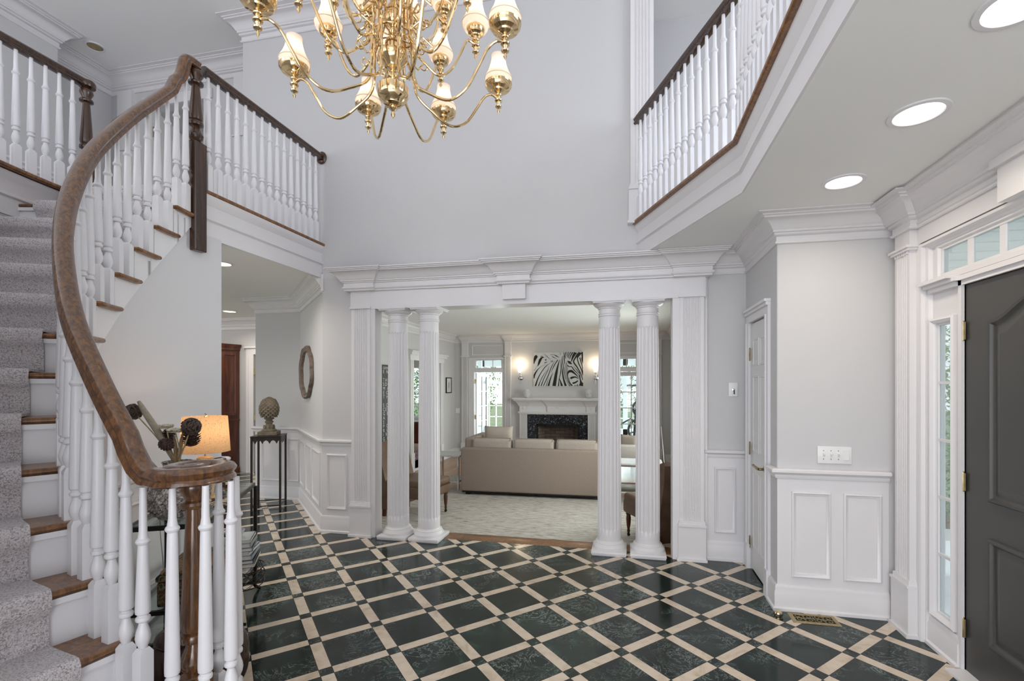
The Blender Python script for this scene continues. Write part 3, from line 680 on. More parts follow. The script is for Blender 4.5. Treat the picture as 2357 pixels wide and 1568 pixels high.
# runner carpet (one long piece over all treads)
mb=MB(); prof=[]; runner=[]
for k in range(14,0,-1):
    z=ztr(k); zb=(ztr(k+1) if k<14 else 0)
    runner+=[(k-.10+.03,zb+.006),(k+.03,z-.050),(k+.075,z-.030),(k+.095,z-.008),(k+.07,z+.012),(k+.02,z+.018),(k-.5,z+.016),(k-1+.0,z+.014)]
runner+=[(0-.07+.03,F2-.20+.03),(.03,F2-.05),(.075,F2-.03),(.095,F2-.005),(.05,F2+.012),(-.25,F2+.012),(-.6,F2+.008)]
# fix ordering at the riser foot so the carpet hugs the riser
R2=[]
for k in range(14,-1,-1):
    z=ztr(k); zb=(ztr(k+1) if k<14 else 0)
    fr=k-.09
    R2+=[(fr+.10,zb+.016),(fr+.085,zb+.05),(fr+.09,z-.075),(fr+.13,z-.055),(fr+.20,z-.038),(fr+.225,z-.018),(fr+.205,z+.004),(fr+.15,z+.018),(fr+.05,z+.020)]
    R2+=[(fr-.4,z+.018),(fr-.78,z+.016)] if k>0 else [(fr-.3,z+.018),(fr-.55,z+.012)]
v=[];NW=8
def sp(s): return s
for s_,z in R2:
    a=IN(s_,.125); b=IN(s_,WID-.13)
    for j in range(NW+1):
        p=a.lerp(b,j/NW); v.append((p.x,p.y,z))
n=len(v)
for s_,z in R2:
    a=IN(s_+ (0),.125); b=IN(s_,WID-.13)
    for j in range(NW+1):
        p=a.lerp(b,j/NW); v.append((p.x,p.y,z-.014))
rows=len(R2); f=[]
for i in range(rows-1):
    for j in range(NW):
        q=i*(NW+1)+j; f.append((q,q+1,q+NW+2,q+NW+1)); f.append((n+q,n+q+NW+1,n+q+NW+2,n+q+1))
    q=i*(NW+1); f.append((q,q+NW+1,n+q+NW+1,n+q)); q+=NW; f.append((q,n+q,n+q+NW+1,q+NW+1))
mb.add(v,f); o=mb.build('stair_runner','carpet',angle=80); tag(o,'lilac grey loop carpet runner over the curved stair treads','carpet runner')
# balusters
def baluster_prof(L,ring,sq):
    return [(.0175,sq+.004),(.012,sq+.010),(.0205,sq+.030),(.0235,sq+.048),(.021,sq+.066),(.0135,sq+.092),(.0125,sq+.100),(.021,sq+.106),(.0225,sq+.113),(.021,sq+.119),(.0165,sq+.122),(.0165,sq+.127),(.0225,sq+.133),(.0235,sq+.145),(.0165,ring-.035),(.0155,ring-.012),(.0205,ring-.006),(.0225,ring),(.0205,ring+.006),(.016,ring+.011),(.0125,ring+.036),(.0110,L-.02),(.0105,L)]
BC={}
def baluster(parent,x,y,z,L,ring,rz=0,sq=.20,big=1.0):
    key=(round(L,3),round(ring,3),round(sq,3),big)
    if key not in BC:
        mb=MB(); mb.lathe([(r*big,q) for r,q in baluster_prof(L,ring,sq)],seg=16); h=.0215*big
        # square base with chamfered shoulders
        vs=[(-h,-h,0),(h,-h,0),(h,h,0),(-h,h,0),(-h,-h,sq-.006),(h,-h,sq-.006),(h,h,sq-.006),(-h,h,sq-.006),(-h*.6,-h*.6,sq+.010),(h*.6,-h*.6,sq+.010),(h*.6,h*.6,sq+.010),(-h*.6,h*.6,sq+.010)]
        mb.add(vs,[(3,2,1,0),(0,1,5,4),(1,2,6,5),(2,3,7,6),(3,0,4,7),(4,5,9,8),(5,6,10,9),(6,7,11,10),(7,4,8,11),(8,9,10,11)])
        ob=mb.build('baluster','white',parent,world=False,angle=30); BC[key]=ob.data
    else:
        ob=bpy.data.objects.new('baluster',BC[key]); C.objects.link(ob); ob.parent=parent
    ob.matrix_local=wm(parent).inverted()@(Matrix.Translation((x,y,z))@Matrix.Rotation(rz,4,'Z'))
    return ob
def znose(s): return ztr(s)
RH=.79
for k in range(1,14):
    for j,fr in ((0,.18),(1,.70)):
        s_=k-1+fr
        p=IN(s_); q=IN(s_+.05)-p; ang=math.atan2(q.y,q.x)
        top=(znose(s_)+RH-.018) if s_<12.3 else 1.19-.02
        L=top-ztr(k)
        baluster(stair,p.x,p.y,ztr(k)-.002,L,L-.19,ang)
NW0=Vector((-1.575,1.465))
for (x,y) in ((-1.545,1.355),(-1.45,1.395),(-1.425,1.478),(-1.475,1.555),(-1.572,1.572)):
    L=1.178-RS; baluster(stair,x,y,RS-.002,L,L-.145,math.atan2(y-NW0.y,x-NW0.x))
# newel inside the volute
def newel(parent,x,y,z0,zt,name='newel_post',rz=0,mat='darkwood',sqh=.30,drop=0,w=.085):
    mb=MB(); H=zt-z0; h=w/2
    mb.rbox((x,y,z0-drop+(sqh+drop)/2),(w,w,sqh+drop),rz,.006,1)
    pr=[(h*.95,sqh),(h*.55,sqh+.012),(h*.9,sqh+.03),(h*1.0,sqh+.055),(h*.55,sqh+.105),(h*.5,sqh+.118),(h*.95,sqh+.128),(h*1.0,sqh+.142),(h*.9,sqh+.155),(h*.7,sqh+.16),(h*.88,sqh+.170),(h*.92,sqh+.19),(h*.52,H-.135),(h*.5,H-.125),(h*.95,H-.118),(h*1.0,H-.108),(h*.9,H-.098),(h*.6,H-.092),(h*.62,H-.085),(h*.98,H-.05),(h*.9,H-.025),(h*.6,H-.006),(h*.5,H)]
    mb.lathe([(r,q+z0) for r,q in pr],(x,y,0),24); return mb.build(name,mat,parent)
newel(stair,NW0.x,NW0.y,RS,1.195,sqh=.26,mat='rail',w=.092)
newel(stair,-3.125,2.925,F2-.46,3.86,sqh=.80,mat='darkwood',w=.10)
# handrail
RP=[(a*1.13,b*1.05) for a,b in [(-.030,-.022),(-.022,-.028),(.022,-.028),(.030,-.022),(.027,-.012),(.022,-.006),(.028,.004),(.031,.014),(.024,.026),(.010,.032),(-.010,.032),(-.024,.026),(-.031,.014),(-.028,.004),(-.022,-.006),(-.027,-.012)]]
path=[]
for q in ((-3.125,2.94,3.885),(-3.124,2.90,3.885),(-3.123,2.865,3.883),(-3.121,2.845,3.874),(-3.119,2.832,3.855),(-3.1175,2.822,3.82),(-3.116,2.812,3.775),(-3.113,2.798,3.73),(-3.108,2.775,3.69),(-3.100,2.742,3.655)): path.append(q)
s_=1.0
while s_<12.2:
    p=IN(s_); path.append((p.x,p.y,znose(s_)+RH)); s_+=.2
for s_ in (12.35,12.6,12.85,13.1):
    p=IN(s_); t=(s_-12.2)/.9; zz=(znose(12.2)+RH)*(1-t)**2+2*(1-t)*t*1.185+t*t*1.205; path.append((p.x,p.y,zz))
# volute spiral
a0=math.atan2(1.352-NW0.y,-1.60-NW0.x)
r=.118
for i in range(1,31):
    a=math.radians(-100+i*15.5); rr=.132*(1-.0245*i)
    path.append((NW0.x+rr*math.cos(a),NW0.y+rr*math.sin(a),1.205))
mb=MB(); mb.sweep3(RP,path); mb.lathe([(.02,1.178),(.040,1.18),(.045,1.20),(.040,1.228),(.028,1.236),(.001,1.238)],(NW0.x,NW0.y,0),20)
mb.build('handrail','rail',stair,angle=45)
# landing balustrade
bal=thing('landing_balustrade','balustrade of dark rail and white balusters along the landing over the hall','balustrade',(-3.125,3.7,F2))
mb=MB(); mb.sweep3(RP,[(-3.125,2.985,3.885),(-3.125,3.05,3.885),(-3.125,4.37,3.885)]); mb.build('handrail','darkwood',bal)
mb=MB(); q=[(0,-.0),(.045,0),(.05,.006),(.045,.014),(.03,.020),(0,.022)]
v=[];mb.add([(-3.125+r*math.cos(2*PI*k/24),4.4-o,3.885+r*1.15*math.sin(2*PI*k/24)) for r,o in ((.055,0),(.057,.012),(.048,.02),(.03,.024)) for k in range(24)],[(i*24+k,i*24+(k+1)%24,(i+1)*24+(k+1)%24,(i+1)*24+k) for i in range(3) for k in range(24)]+[tuple(range(72,96))]); mb.build('rosette','darkwood',bal)
for i in range(15):
    y=3.03+i*.0905
    baluster(bal,-3.125,y,F2+.02,3.862-F2-.02,3.862-F2-.02-.17)
# right balcony balustrade
bal=thing('balcony_balustrade','balustrade of dark rail and white balusters along the right balcony','balustrade',(.45,3.0,F2))
A=Vector((.055,4.4)); B=Vector((.640,3.045)); Cc=Vector((.640,-.6))
mb=MB(); mb.sweep(RP,[(A.x,A.y),(B.x,B.y),(Cc.x,Cc.y)],1,z=3.885); mb.build('handrail','darkwood',bal)
d=(B-A).normalized(); ang=math.atan2(d.y,d.x); Lh=3.862-F2-.02
for i in range(15):
    p=A+d*(.115+i*.0935)
    if (B-p).length<.05 or (p-A).length>(B-A).length: break
    baluster(bal,p.x,p.y,F2+.02,Lh,Lh-.17,ang)
for i in range(28):
    baluster(bal,B.x,B.y-.06-i*.0885,F2+.02,Lh,Lh-.17)
# left gallery balustrade
bal=thing('gallery_balustrade','balustrade of dark rail and white balusters at the upper left gallery','balustrade',(-4.165,2.6,F2))
mb=MB(); mb.sweep3(RP,[(-4.165,2.93,3.885),(-4.165,2.90,3.885),(-4.165,2.3,3.885),(-4.13,2.1,3.885)]); mb.build('handrail','darkwood',bal)
newel(bal,-4.165,2.935,F2,3.862,sqh=.28,w=.09)
mb=MB(); mb.lathe([(.02,0),(.052,.002),(.055,.02),(.055,.035),(.045,.05),(.02,.056),(.001,.057)],(-4.165,2.94,3.86),24); mb.build('newel_cap','darkwood',bal)
for i in range(9): baluster(bal,-4.165,2.84-i*.086,F2+.02,Lh,Lh-.17)
# ================================================================ WINDOWS, DOORS, OUTSIDE
def window(name,P,d,n,s0,s1,z0,z1,nx,nz,label,fr=.035,mu=.022,dep=.05,prot=.018,glass=True):
    """sash with muntins: front plane through P with normal n toward the room; sits inside the opening"""
    mb=MB()
    bar(mb,P,d,n,s0,s0+fr,z0,z1,-dep,prot*0); bar(mb,P,d,n,s1-fr,s1,z0,z1,-dep,0); bar(mb,P,d,n,s0+fr,s1-fr,z0,z0+fr,-dep,0); bar(mb,P,d,n,s0+fr,s1-fr,z1-fr,z1,-dep,0)
    for i in range(1,nx):
        x=s0+fr+(s1-s0-2*fr)*i/nx; bar(mb,P,d,n,x-mu/2,x+mu/2,z0+fr,z1-fr,-dep*.7,-dep*.12)
    for j in range(1,nz):
        z=z0+fr+(z1-z0-2*fr)*j/nz; bar(mb,P,d,n,s0+fr,s1-fr,z-mu/2,z+mu/2,-dep*.72,-dep*.1)
    o=struct(mb.build(name,'trim',smooth=False),label,'window')
    if glass:
        g=MB(); bar(g,P,d,n,s0+fr,s1-fr,z0+fr,z1-fr,-dep*.5,-dep*.42); g.build('pane','glass',o,smooth=False)
    return o
RX=(1.75,3.52); RD=(0,-1); RN=(-1,0)    # front door wall: s = 3.52 - y
window('window_1',(1.752,3.52),RD,RN,.33,.48,.21,1.88,1,5,'narrow five-pane side window left of the charcoal front door',fr=.010,mu=.016,dep=.024)
window('window_2',(1.752,3.52),RD,RN,1.605,1.755,.21,1.88,1,5,'narrow five-pane side window right of the front door',fr=.010,mu=.016,dep=.024)
window('window_3',(1.752,3.52),RD,RN,.365,1.72,2.15,2.31,6,1,'transom window of small panes over the front door',fr=.012,mu=.036,dep=.024)
mb=MB()
F1=[(-.03,0),(-.03,.020),(-.018,.028),(-.004,.016),(0,.004),(0,0)]
mb.frame(RX,RD,.33,.48,.21,1.88,F1,RN); mb.frame(RX,RD,1.605,1.755,.21,1.88,F1,RN); mb.frame(RX,RD,.365,1.72,2.15,2.31,[(-.03,0),(-.03,.008),(-.006,.012),(0,0)],RN)
bar(mb,RX,RD,RN,.29,.565,2.085,2.105,0,.05); bar(mb,RX,RD,RN,.28,.54,2.105,2.125,0,.075); bar(mb,RX,RD,RN,.30,.54,2.06,2.085,0,.03)
bar(mb,RX,RD,RN,.54,.565,0,2.09,-.02,.016); bar(mb,RX,RD,RN,1.52,1.545,0,2.09,-.02,.016); bar(mb,RX,RD,RN,.54,1.545,2.06,2.085,-.02,.016)
bar(mb,RX,RD,RN,.54,1.545,2.085,2.11,0,.03)
bar(mb,RX,RD,RN,.235,.262,0,2.36,0,.055); bar(mb,RX,RD,RN,.262,.285,0,2.36,0,.03)
mb.frame(RX,RD,.262,1.85,-.3,2.36,[(0,.055),(.012,.05),(.02,.02),(.03,.012),(.035,0)],RN)
bar(mb,RX,RD,RN,.0,2.2,2.37,2.50,0,.05)
trim(mb,'layered white casing and transom bar around the front door')
TN[0]+=1
mb=MB(); fluted(mb,RX,RD,RN,.075,.235,.34,2.34,.09,6,.006)
bar(mb,RX,RD,RN,.058,.25,0,.30,0,.105); bar(mb,RX,RD,RN,.05,.258,0,.022,0,.118); bar(mb,RX,RD,RN,.055,.252,.30,.315,0,.112); bar(mb,RX,RD,RN,.065,.243,.315,.34,0,.098)
bar(mb,RX,RD,RN,.06,.25,2.34,2.355,0,.108); bar(mb,RX,RD,RN,.05,.26,2.355,2.37,0,.118); bar(mb,RX,RD,RN,.075,.235,2.37,2.50,0,.09)
for i in range(6): bar(mb,RX,RD,RN,.085+i*.025,.098+i*.025,2.322,2.34,0,.098)
struct(mb.build('trim_%d'%TN[0],'trim'),'fluted pilaster left of the front door','pilaster')
crown([(1.75,3.45),(1.66,3.45),(1.66,3.27),(1.70,3.27),(1.70,-2.4)],'stepped crown over the front door pilaster',ZC-.012,k=1.05)
mb=MB(); bar(mb,RX,RD,RN,.95,1.13,2.36,2.66,0,.10); bar(mb,RX,RD,RN,.93,1.15,2.52,2.56,0,.12); trim(mb,'keystone block over the front door')
def doorleaf(name,P,d,n,s0,s1,z0,z1,pans,mat,label,t=.045,arch=None,pp=PAN):
    mb=MB(); bar(mb,P,d,n,s0,s1,z0,z1,-t,0)
    for a,b,c,e in pans:
        mb.frame(P,d,a,b,c,e,[(0,0),(.004,.006),(.012,.007),(.016,.0015),(.024,.0015),(.042,.007),(.044,.007)],n); bar(mb,P,d,n,a+.043,b-.043,c+.043,e-.043,.0,.007)
    return struct(mb.build(name,mat,angle=25),label,'door')
# charcoal front door with eyebrow-arched raised panel
mb=MB(); P=(1.755,3.52)
bar(mb,P,RD,RN,.567,1.518,.008,2.058,-.045,0)
def archpanel(mb,a,b,c,e,rise):
    N=24
    def loop(ins,out):
        L=[]
        L+= [(a+ins,c+ins,out),(b-ins,c+ins,out)]
        for k in range(N+1):
            t=k/N; x=(b-ins)+(a-b+2*ins)*t; u=abs(2*t-1); zz=e-ins+rise*(.5+.5*math.cos(PI*u)) ; L.append((x,zz,out))
        return [(P[0]+RN[0]*o,P[1]+RD[1]*s_,z) for s_,z,o in L]
    prof=[(0,0),(.003,.012),(.010,.020),(.020,.018),(.026,.008),(.034,.003),(.040,.002),(.046,.004),(.075,.014),(.080,.014)]
    v=[];m=N+3
    for ins,o in prof: v+=loop(ins,o)
    f=[(i*m+k,i*m+(k+1)%m,(i+1)*m+(k+1)%m,(i+1)*m+k) for i in range(len(prof)-1) for k in range(m)]
    f.append(tuple((len(prof)-1)*m+k for k in range(m)))
    mb.add(v,f)
archpanel(mb,.745,1.34,.945,1.85,.10); archpanel(mb,.745,1.34,.225,.767,0)
fd=struct(mb.build('door_1','chard',angle=30),'charcoal painted front door with arched raised panel','door')
def hinge(parent,c,ax,h=.095,name='hinge',mat='abrass'):
    mb=MB(); mb.lathe([(.002,-h/2-.008),(.007,-h/2-.004),(.0075,-h/2),(.0075,h/2),(.007,h/2+.004),(.002,h/2+.008)],c,10)
    dx,dy=ax; mb.rbox((c[0]+dx*.0+.0,c[1],c[2]),(abs(dx)*.035+.004,abs(dy)*.035+.004,h),0,.001,1)
    mb.build(name,mat,parent)
for z in (1.815,1.012,.235): hinge(fd,(1.745,2.958,z),(0,1))
mb=MB(); mb.box(1.66,2.0,0,1.92,2.955,.012); trim(mb,'white threshold under the front door')
# closet door : s = 4.4 - y on plane x=.99
CP=(.995,4.4)
cd=doorleaf('door_2',(1.0,4.4),RD,RN,.155,.655,.012,2.03,[(.205,.345,1.62,1.86),(.42,.60,1.62,1.86),(.205,.345,.95,1.50),(.42,.60,.95,1.50),(.205,.345,.17,.80),(.42,.60,.17,.80)][:0]+[(.21,.385,1.68,1.90),(.43,.605,1.68,1.90),(.21,.385,.98,1.60),(.43,.605,.98,1.60),(.21,.385,.20,.82),(.43,.605,.20,.82)],'doorw','white six-panel closet door with brass lever handle')
for z in (1.78,1.0,.22): hinge(cd,(.985,4.252,z),(0,1))
mb=MB(); mb.lathe([(.001,0),(.027,.001),(.028,.006),(.020,.012),(.011,.014),(.010,.045),(.001,.046)],(0,0,0),20)
mb.v=[(.99-z,3.805+y,.90+x) for x,y,z in mb.v]
mb.tube([(.945,3.805,.90),(.935,3.82,.903),(.93,3.86,.912),(.93,3.89,.905),(.932,3.915,.912)],[.011,.011,.009,.008,.010],10)
mb.build('handle','abrass',cd)
mb=MB(); 
for a,b in ((.085,.15),(.66,.725)):
    bar(mb,(.99,4.4),RD,RN,a,b,0,2.04,0,.018); bar(mb,(.99,4.4),RD,RN,a-.0,a+.02 if a<.3 else a+.018,0,2.04,0,.026); bar(mb,(.99,4.4),RD,RN,a-.006,b+.006,0,.2,0,.03)
bar(mb,(.99,4.4),RD,RN,.085,.725,2.04,2.10,0,.018); bar(mb,(.99,4.4),RD,RN,.08,.73,2.10,2.125,0,.032); bar(mb,(.99,4.4),RD,RN,.075,.735,2.125,2.145,0,.045)
trim(mb,'white casing of the closet door')
# hall far doorway
mb=MB(); HP=(-8.5,7.1)
for a,b in ((1.98,2.13),(3.0,3.15)): bar(mb,HP,(1,0),(0,-1),a,b,0,2.05,0,.02); bar(mb,HP,(1,0),(0,-1),a+.02,a+.05,0,2.05,0,.03)
bar(mb,HP,(1,0),(0,-1),1.98,3.15,2.05,2.16,0,.02); bar(mb,HP,(1,0),(0,-1),1.95,3.18,2.16,2.19,0,.05); trim(mb,'white casing of the dark hall doorway')
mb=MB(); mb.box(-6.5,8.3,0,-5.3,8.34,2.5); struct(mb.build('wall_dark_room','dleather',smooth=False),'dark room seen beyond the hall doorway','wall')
o=doorleaf('door_3',(-6.36,7.14),(.25,.968),(.968,-.25),0,.75,.01,2.03,[(.1,.34,.2,.85),(.42,.66,.2,.85),(.1,.34,1.0,1.85),(.42,.66,1.0,1.85)],'mahog','dark wooden door standing ajar at the far end of the hall')
for z in (1.75,.95): hinge(o,(-6.355,7.085,z),(1,0))
# upper hall door
mb=MB(); UP=(-6.5,4.88)
for a,b in ((.53,.62),(1.42,1.51)): bar(mb,UP,(1,0),(0,-1),a,b,F2,F2+2.05,0,.02)
bar(mb,UP,(1,0),(0,-1),.50,1.54,F2+2.05,F2+2.17,0,.025); trim(mb,'white casing of the open upstairs door')
o=doorleaf('door_4',(-5.87,4.94),(-.364,.931),(.931,.364),0,.76,F2+.01,F2+2.03,[(.08,.35,F2+.2,F2+.85),(.42,.69,F2+.2,F2+.85),(.08,.35,F2+1.0,F2+1.85),(.42,.69,F2+1.0,F2+1.85)],'doorw','white panelled upstairs door standing open behind the curved stair balusters')
for z in (F2+1.75,F2+.3): hinge(o,(-5.87,4.90,z),(1,0),.12)
mb=MB(); mb.box(-8.2,6.2,F2,-3.9,6.24,F2+2.5); mb.box(-8.2,4.95,F2,-8.16,6.2,F2+2.5); mb.box(-8.2,4.95,F2+2.5,-3.9,6.24,F2+2.54); struct(mb.build('wall_upper_room','wall',smooth=False),'wall of the room behind the open upstairs door','wall')
# upper right hall door
mb=MB(); VP=(.23,5.3)
for a,b in ((.86,.95),(1.75,1.84)): bar(mb,VP,(1,0),(0,-1),a,b,F2,F2+2.05,0,.02)
bar(mb,VP,(1,0),(0,-1),.83,1.87,F2+2.05,F2+2.16,0,.03); trim(mb,'white casing of the doorway behind the right balcony')
o=struct(window('door_5',(1.17,5.28),(.50,-.866),(-.866,-.5),0,.78,F2+.01,F2+2.03,2,5,'white glazed door standing ajar behind the right balcony balusters',fr=.09,mu=.025,dep=.04),None)
o['label']='white glazed door standing ajar behind the right balcony balusters'; o['category']='door'
for z in (F2+1.2,F2+.35): hinge(o,(1.165,5.285,z),(1,0),.11,mat='brass')
mb=MB(); mb.box(.6,6.4,F2-.1,2.6,6.44,F2+2.4); struct(mb.build('wall_upper_back_room','stairwall',smooth=False),'wall of the room behind the right balcony','wall')
# porch and garden
mb=MB(); mb.box(1.89,-1.0,2.62,3.3,5.5,2.70); 
for i in range(22): mb.box(1.9,-.95+i*.29,2.612,3.3,-.945+i*.29,2.62)
struct(mb.build('ceiling_porch','extwhite',smooth=False),'white boarded porch ceiling seen through the transom','ceiling')
mb=MB(); mb.box(1.9,-1,-.2,4.6,5.5,-.03); struct(mb.build('floor_porch','extwhite',smooth=False),'pale porch floor outside the front door','floor')
t=thing('porch_column','white square porch column outside the narrow side window','column',(2.18,4.20,-.03))
mb=MB(); mb.box(2.065,4.08,.12,2.295,4.32,2.5); mb.build('shaft','extwhite',t); mb=MB(); mb.box(2.04,4.05,-.03,2.32,4.35,.12); mb.build('base','extwhite',t); mb=MB(); mb.box(2.04,4.05,2.5,2.32,4.35,2.61); mb.build('capital','extwhite',t)
def shrub(name,label,cat,c,r,n,size,mat='leaf',trunk=True):
    t=thing(name,label,cat,(c[0],c[1],c[2]-r[2]))
    mb=MB()
    for i in range(n):
        while True:
            p=Vector((random.uniform(-1,1),random.uniform(-1,1),random.uniform(-1,1)))
            if .25<p.length<1: break
        q=Vector((c[0]+p.x*r[0],c[1]+p.y*r[1],c[2]+p.z*r[2])); R=Matrix.Rotation(random.uniform(0,6.3),3,'Z')@Matrix.Rotation(random.uniform(-1,1),3,'X')
        s_=size*random.uniform(.6,1.4); v=[R@Vector(a)*s_+q for a in ((0,-1,0),(.5,0,.12),(0,1,0),(-.5,0,.12))]; mb.add(v,[(0,1,2,3)])
    mb.build('foliage',mat,t,smooth=False)
    if trunk:
        mb=MB()
        for i in range(5):
            a=i*1.26; mb.tube([(c[0],c[1],c[2]-r[2]),(c[0]+r[0]*.3*math.cos(a),c[1]+r[1]*.3*math.sin(a),c[2]),(c[0]+r[0]*.6*math.cos(a),c[1]+r[1]*.6*math.sin(a),c[2]+r[2]*.5)],[r[0]*.05,r[0]*.035,r[0]*.015],6)
        mb.build('stem','bark',t)
    return t
shrub('garden_shrub','leafy green shrub outside the narrow side window','shrub',(4.6,8.2,.9),(1.2,1.2,1.9),7000,.045)
shrub('garden_tree','leafy tree seen outside the dining room window','tree',(-7.6,18.5,2.2),(2.6,2.0,3.2),9000,.07)
shrub('garden_tree','leafy tree seen through the left side of the sunroom','tree',(-2.4,22.5,1.6),(2.6,2.0,2.6),9000,.07)
shrub('garden_tree','leafy tree seen through the sunroom behind the exercise machine','tree',(1.8,20.0,2.4),(2.4,2.0,3.4),9000,.07)
# ---- living room shell
wall('wall_living_back',(-4.1,10.81),(.9,10.81),LF,ZC+.04,.14,[(.50,1.19,LF-.1,1.82),(.51,1.18,1.90,2.12),(3.81,4.50,LF-.1,1.82),(3.82,4.49,1.90,2.12),(1.98,3.02,LF-.1,.63)],label='fireplace wall of the living room')
wall('wall_living_left',(-4.1,10.81),(-4.1,5.5),LF,ZC+.04,-.12,[(.91,2.26,-.17,2.0)],label='living room wall with letter sign and dining room opening')
wall('wall_living_right',(.9,10.81),(.9,4.47),LF,ZC+.04,.12,[(2.1,3.4,.5,2.1),(4.2,5.6,.5,2.1)],label='right living room wall')
wall('wall_living_front_left',(-3.05,4.47),(-2.49,4.47),LF,ZC+.04,.005,label='living room side of the colonnade wall at left')
wall('wall_living_front',(-3.12,4.505),(-4.1,5.485),LF,ZC+.04,-.06,label='angled living room corner wall behind the hall')
wall('wall_living_front_right',(.38,4.47),(.9,4.47),LF,ZC+.04,-.005,label='living room side of the colonnade wall')
window('window_4',(.95,10.81),RD,RN,2.1,3.4,.5,2.1,3,4,'unseen living room window nearest the sunroom, added to admit light')  # this and the next window are added so the living room gets light
window('window_5',(.95,10.81),RD,RN,4.2,5.6,.5,2.1,3,4,'unseen living room window beside the leather chair, added to admit light')
LRC=[(a,b*1.0) for a,b in CROWN]
def crown2(path,label): 
    mb=MB(); mb.sweep(LRC,path,-1,z=ZC+.03); return trim(mb,label)
crown2([(-3.12,4.51),(-4.1,5.49),(-4.1,10.81),(.9,10.81),(.9,4.54)],'crown moulding around the living room')
bz=MB(); bz.sweep(BASE,[(-3.12,4.51),(-4.1,5.49),(-4.1,8.5)],-1,z=LF); struct(bz.build('baseboard_living_left','trim'),'baseboard below the letter sign','baseboard')
bz=MB(); bz.sweep(BASE,[(-4.1,9.98),(-4.1,10.81),(-3.95,10.81)],-1,z=LF); bz.sweep(BASE,[(.78,10.81),(.9,10.81),(.9,4.6)],-1,z=LF); struct(bz.build('baseboard_living_back','trim'),'baseboard at the living room corners','baseboard')
def lpil(x0,x1,label):
    TN[0]+=1; mb=MB(); Q=(0,10.81); fluted(mb,Q,(1,0),(0,-1),x0,x1,LF+.3,2.18,.05,6,.012); bar(mb,Q,(1,0),(0,-1),x0-.015,x1+.015,LF,LF+.3,0,.065); bar(mb,Q,(1,0),(0,-1),x0-.02,x1+.02,2.18,2.205,0,.07); bar(mb,Q,(1,0),(0,-1),x0,x1,2.205,2.52,0,.05)
    mb.sweep([(a,b) for a,b in CROWN],[(x0,10.81),(x0,10.76),(x1,10.76),(x1,10.81)],-1,z=ZC+.026)
    struct(mb.build('trim_%d'%TN[0],'trim'),label,'pilaster')
lpil(-3.90,-3.75,'fluted pilaster left of the left glazed door'); lpil(-2.84,-2.69,'fluted pilaster between the left glazed door and the fireplace')
lpil(-.51,-.36,'fluted pilaster between fireplace and right glazed door'); lpil(.55,.70,'fluted pilaster right of the right glazed door')
BP=(-4.1,10.81)
mb=MB()
for off in (0,3.31):
    for a,b in ((.36,.5),(1.19,1.25)): bar(mb,BP,(1,0),(0,-1),a+off,b+off,LF,2.15,0,.015)
    bar(mb,BP,(1,0),(0,-1),.36+off,1.25+off,1.82,1.90,0,.02); bar(mb,BP,(1,0),(0,-1),.36+off,1.25+off,2.12,2.16,0,.025)
    mb.frame(BP,(1,0),.44+off,1.2+off,2.22,2.46,[(0,0),(0,.014),(.02,.010),(.024,0)],(0,-1))
trim(mb,'white casings of the two glazed sunroom doors')
window('window_6',(-4.1,10.84),(1,0),(0,-1),.51,1.18,1.90,2.12,3,1,'three-pane transom over the left sunroom door',fr=.02,mu=.018)
window('window_7',(-4.1,10.84),(1,0),(0,-1),3.82,4.49,1.90,2.12,3,1,'three-pane transom over the right sunroom door',fr=.02,mu=.018)
o=window('door_6',(-3.585,10.95),(.12,.993),(.993,-.12),0,.68,LF,1.80,2,5,'white glazed door folded open into the sunroom',fr=.08,mu=.02,dep=.04); o['category']='door'
for z in (1.6,.75,.1): hinge(o,(-3.585,10.86,z),(1,0))
o=window('door_7',(-4.1,10.88),(1,0),(0,-1),3.82,4.49,LF,1.81,2,5,'white glazed sunroom door right of the fireplace',fr=.09,mu=.02,dep=.04); o['category']='door'
mb=MB(); mb.lathe([(.008,0),(.010,.03),(.024,.04),(.026,.055),(.015,.066),(.001,.068)],(0,0,0),14); mb.v=[(.36+x,10.865-z,.78+y) for x,y,z in mb.v]; mb.build('door_knob','brass',o)
# opening to dining room
mb=MB(); LP=(-4.1,10.81)
for a,b in ((.78,.91),(2.26,2.39)):
    fluted(mb,LP,RD,(1,0),a,b,.2,2.0,.03,4,.008); bar(mb,LP,RD,(1,0),a-.01,b+.01,LF,.2,0,.045)
bar(mb,LP,RD,(1,0),.74,2.43,2.0,2.10,0,.04); bar(mb,LP,RD,(1,0),.70,2.47,2.10,2.15,0,.09); bar(mb,LP,RD,(1,0),.67,2.50,2.15,2.18,0,.12)
bar(mb,LP,RD,(1,0),.91,2.26,LF,0,-.10,.0); trim(mb,'white pilastered casing and step of the dining room opening')
wall('wall_dining_far',(-8.5,12.1),(-4.24,12.1),0,ZC,.12,[(2.35,3.35,.62,2.02)],label='dining room wall with the window')
window('window_8',(-8.5,12.13),(1,0),(0,-1),2.35,3.35,.62,2.02,3,5,'multi-pane dining room window',fr=.04,mu=.02)
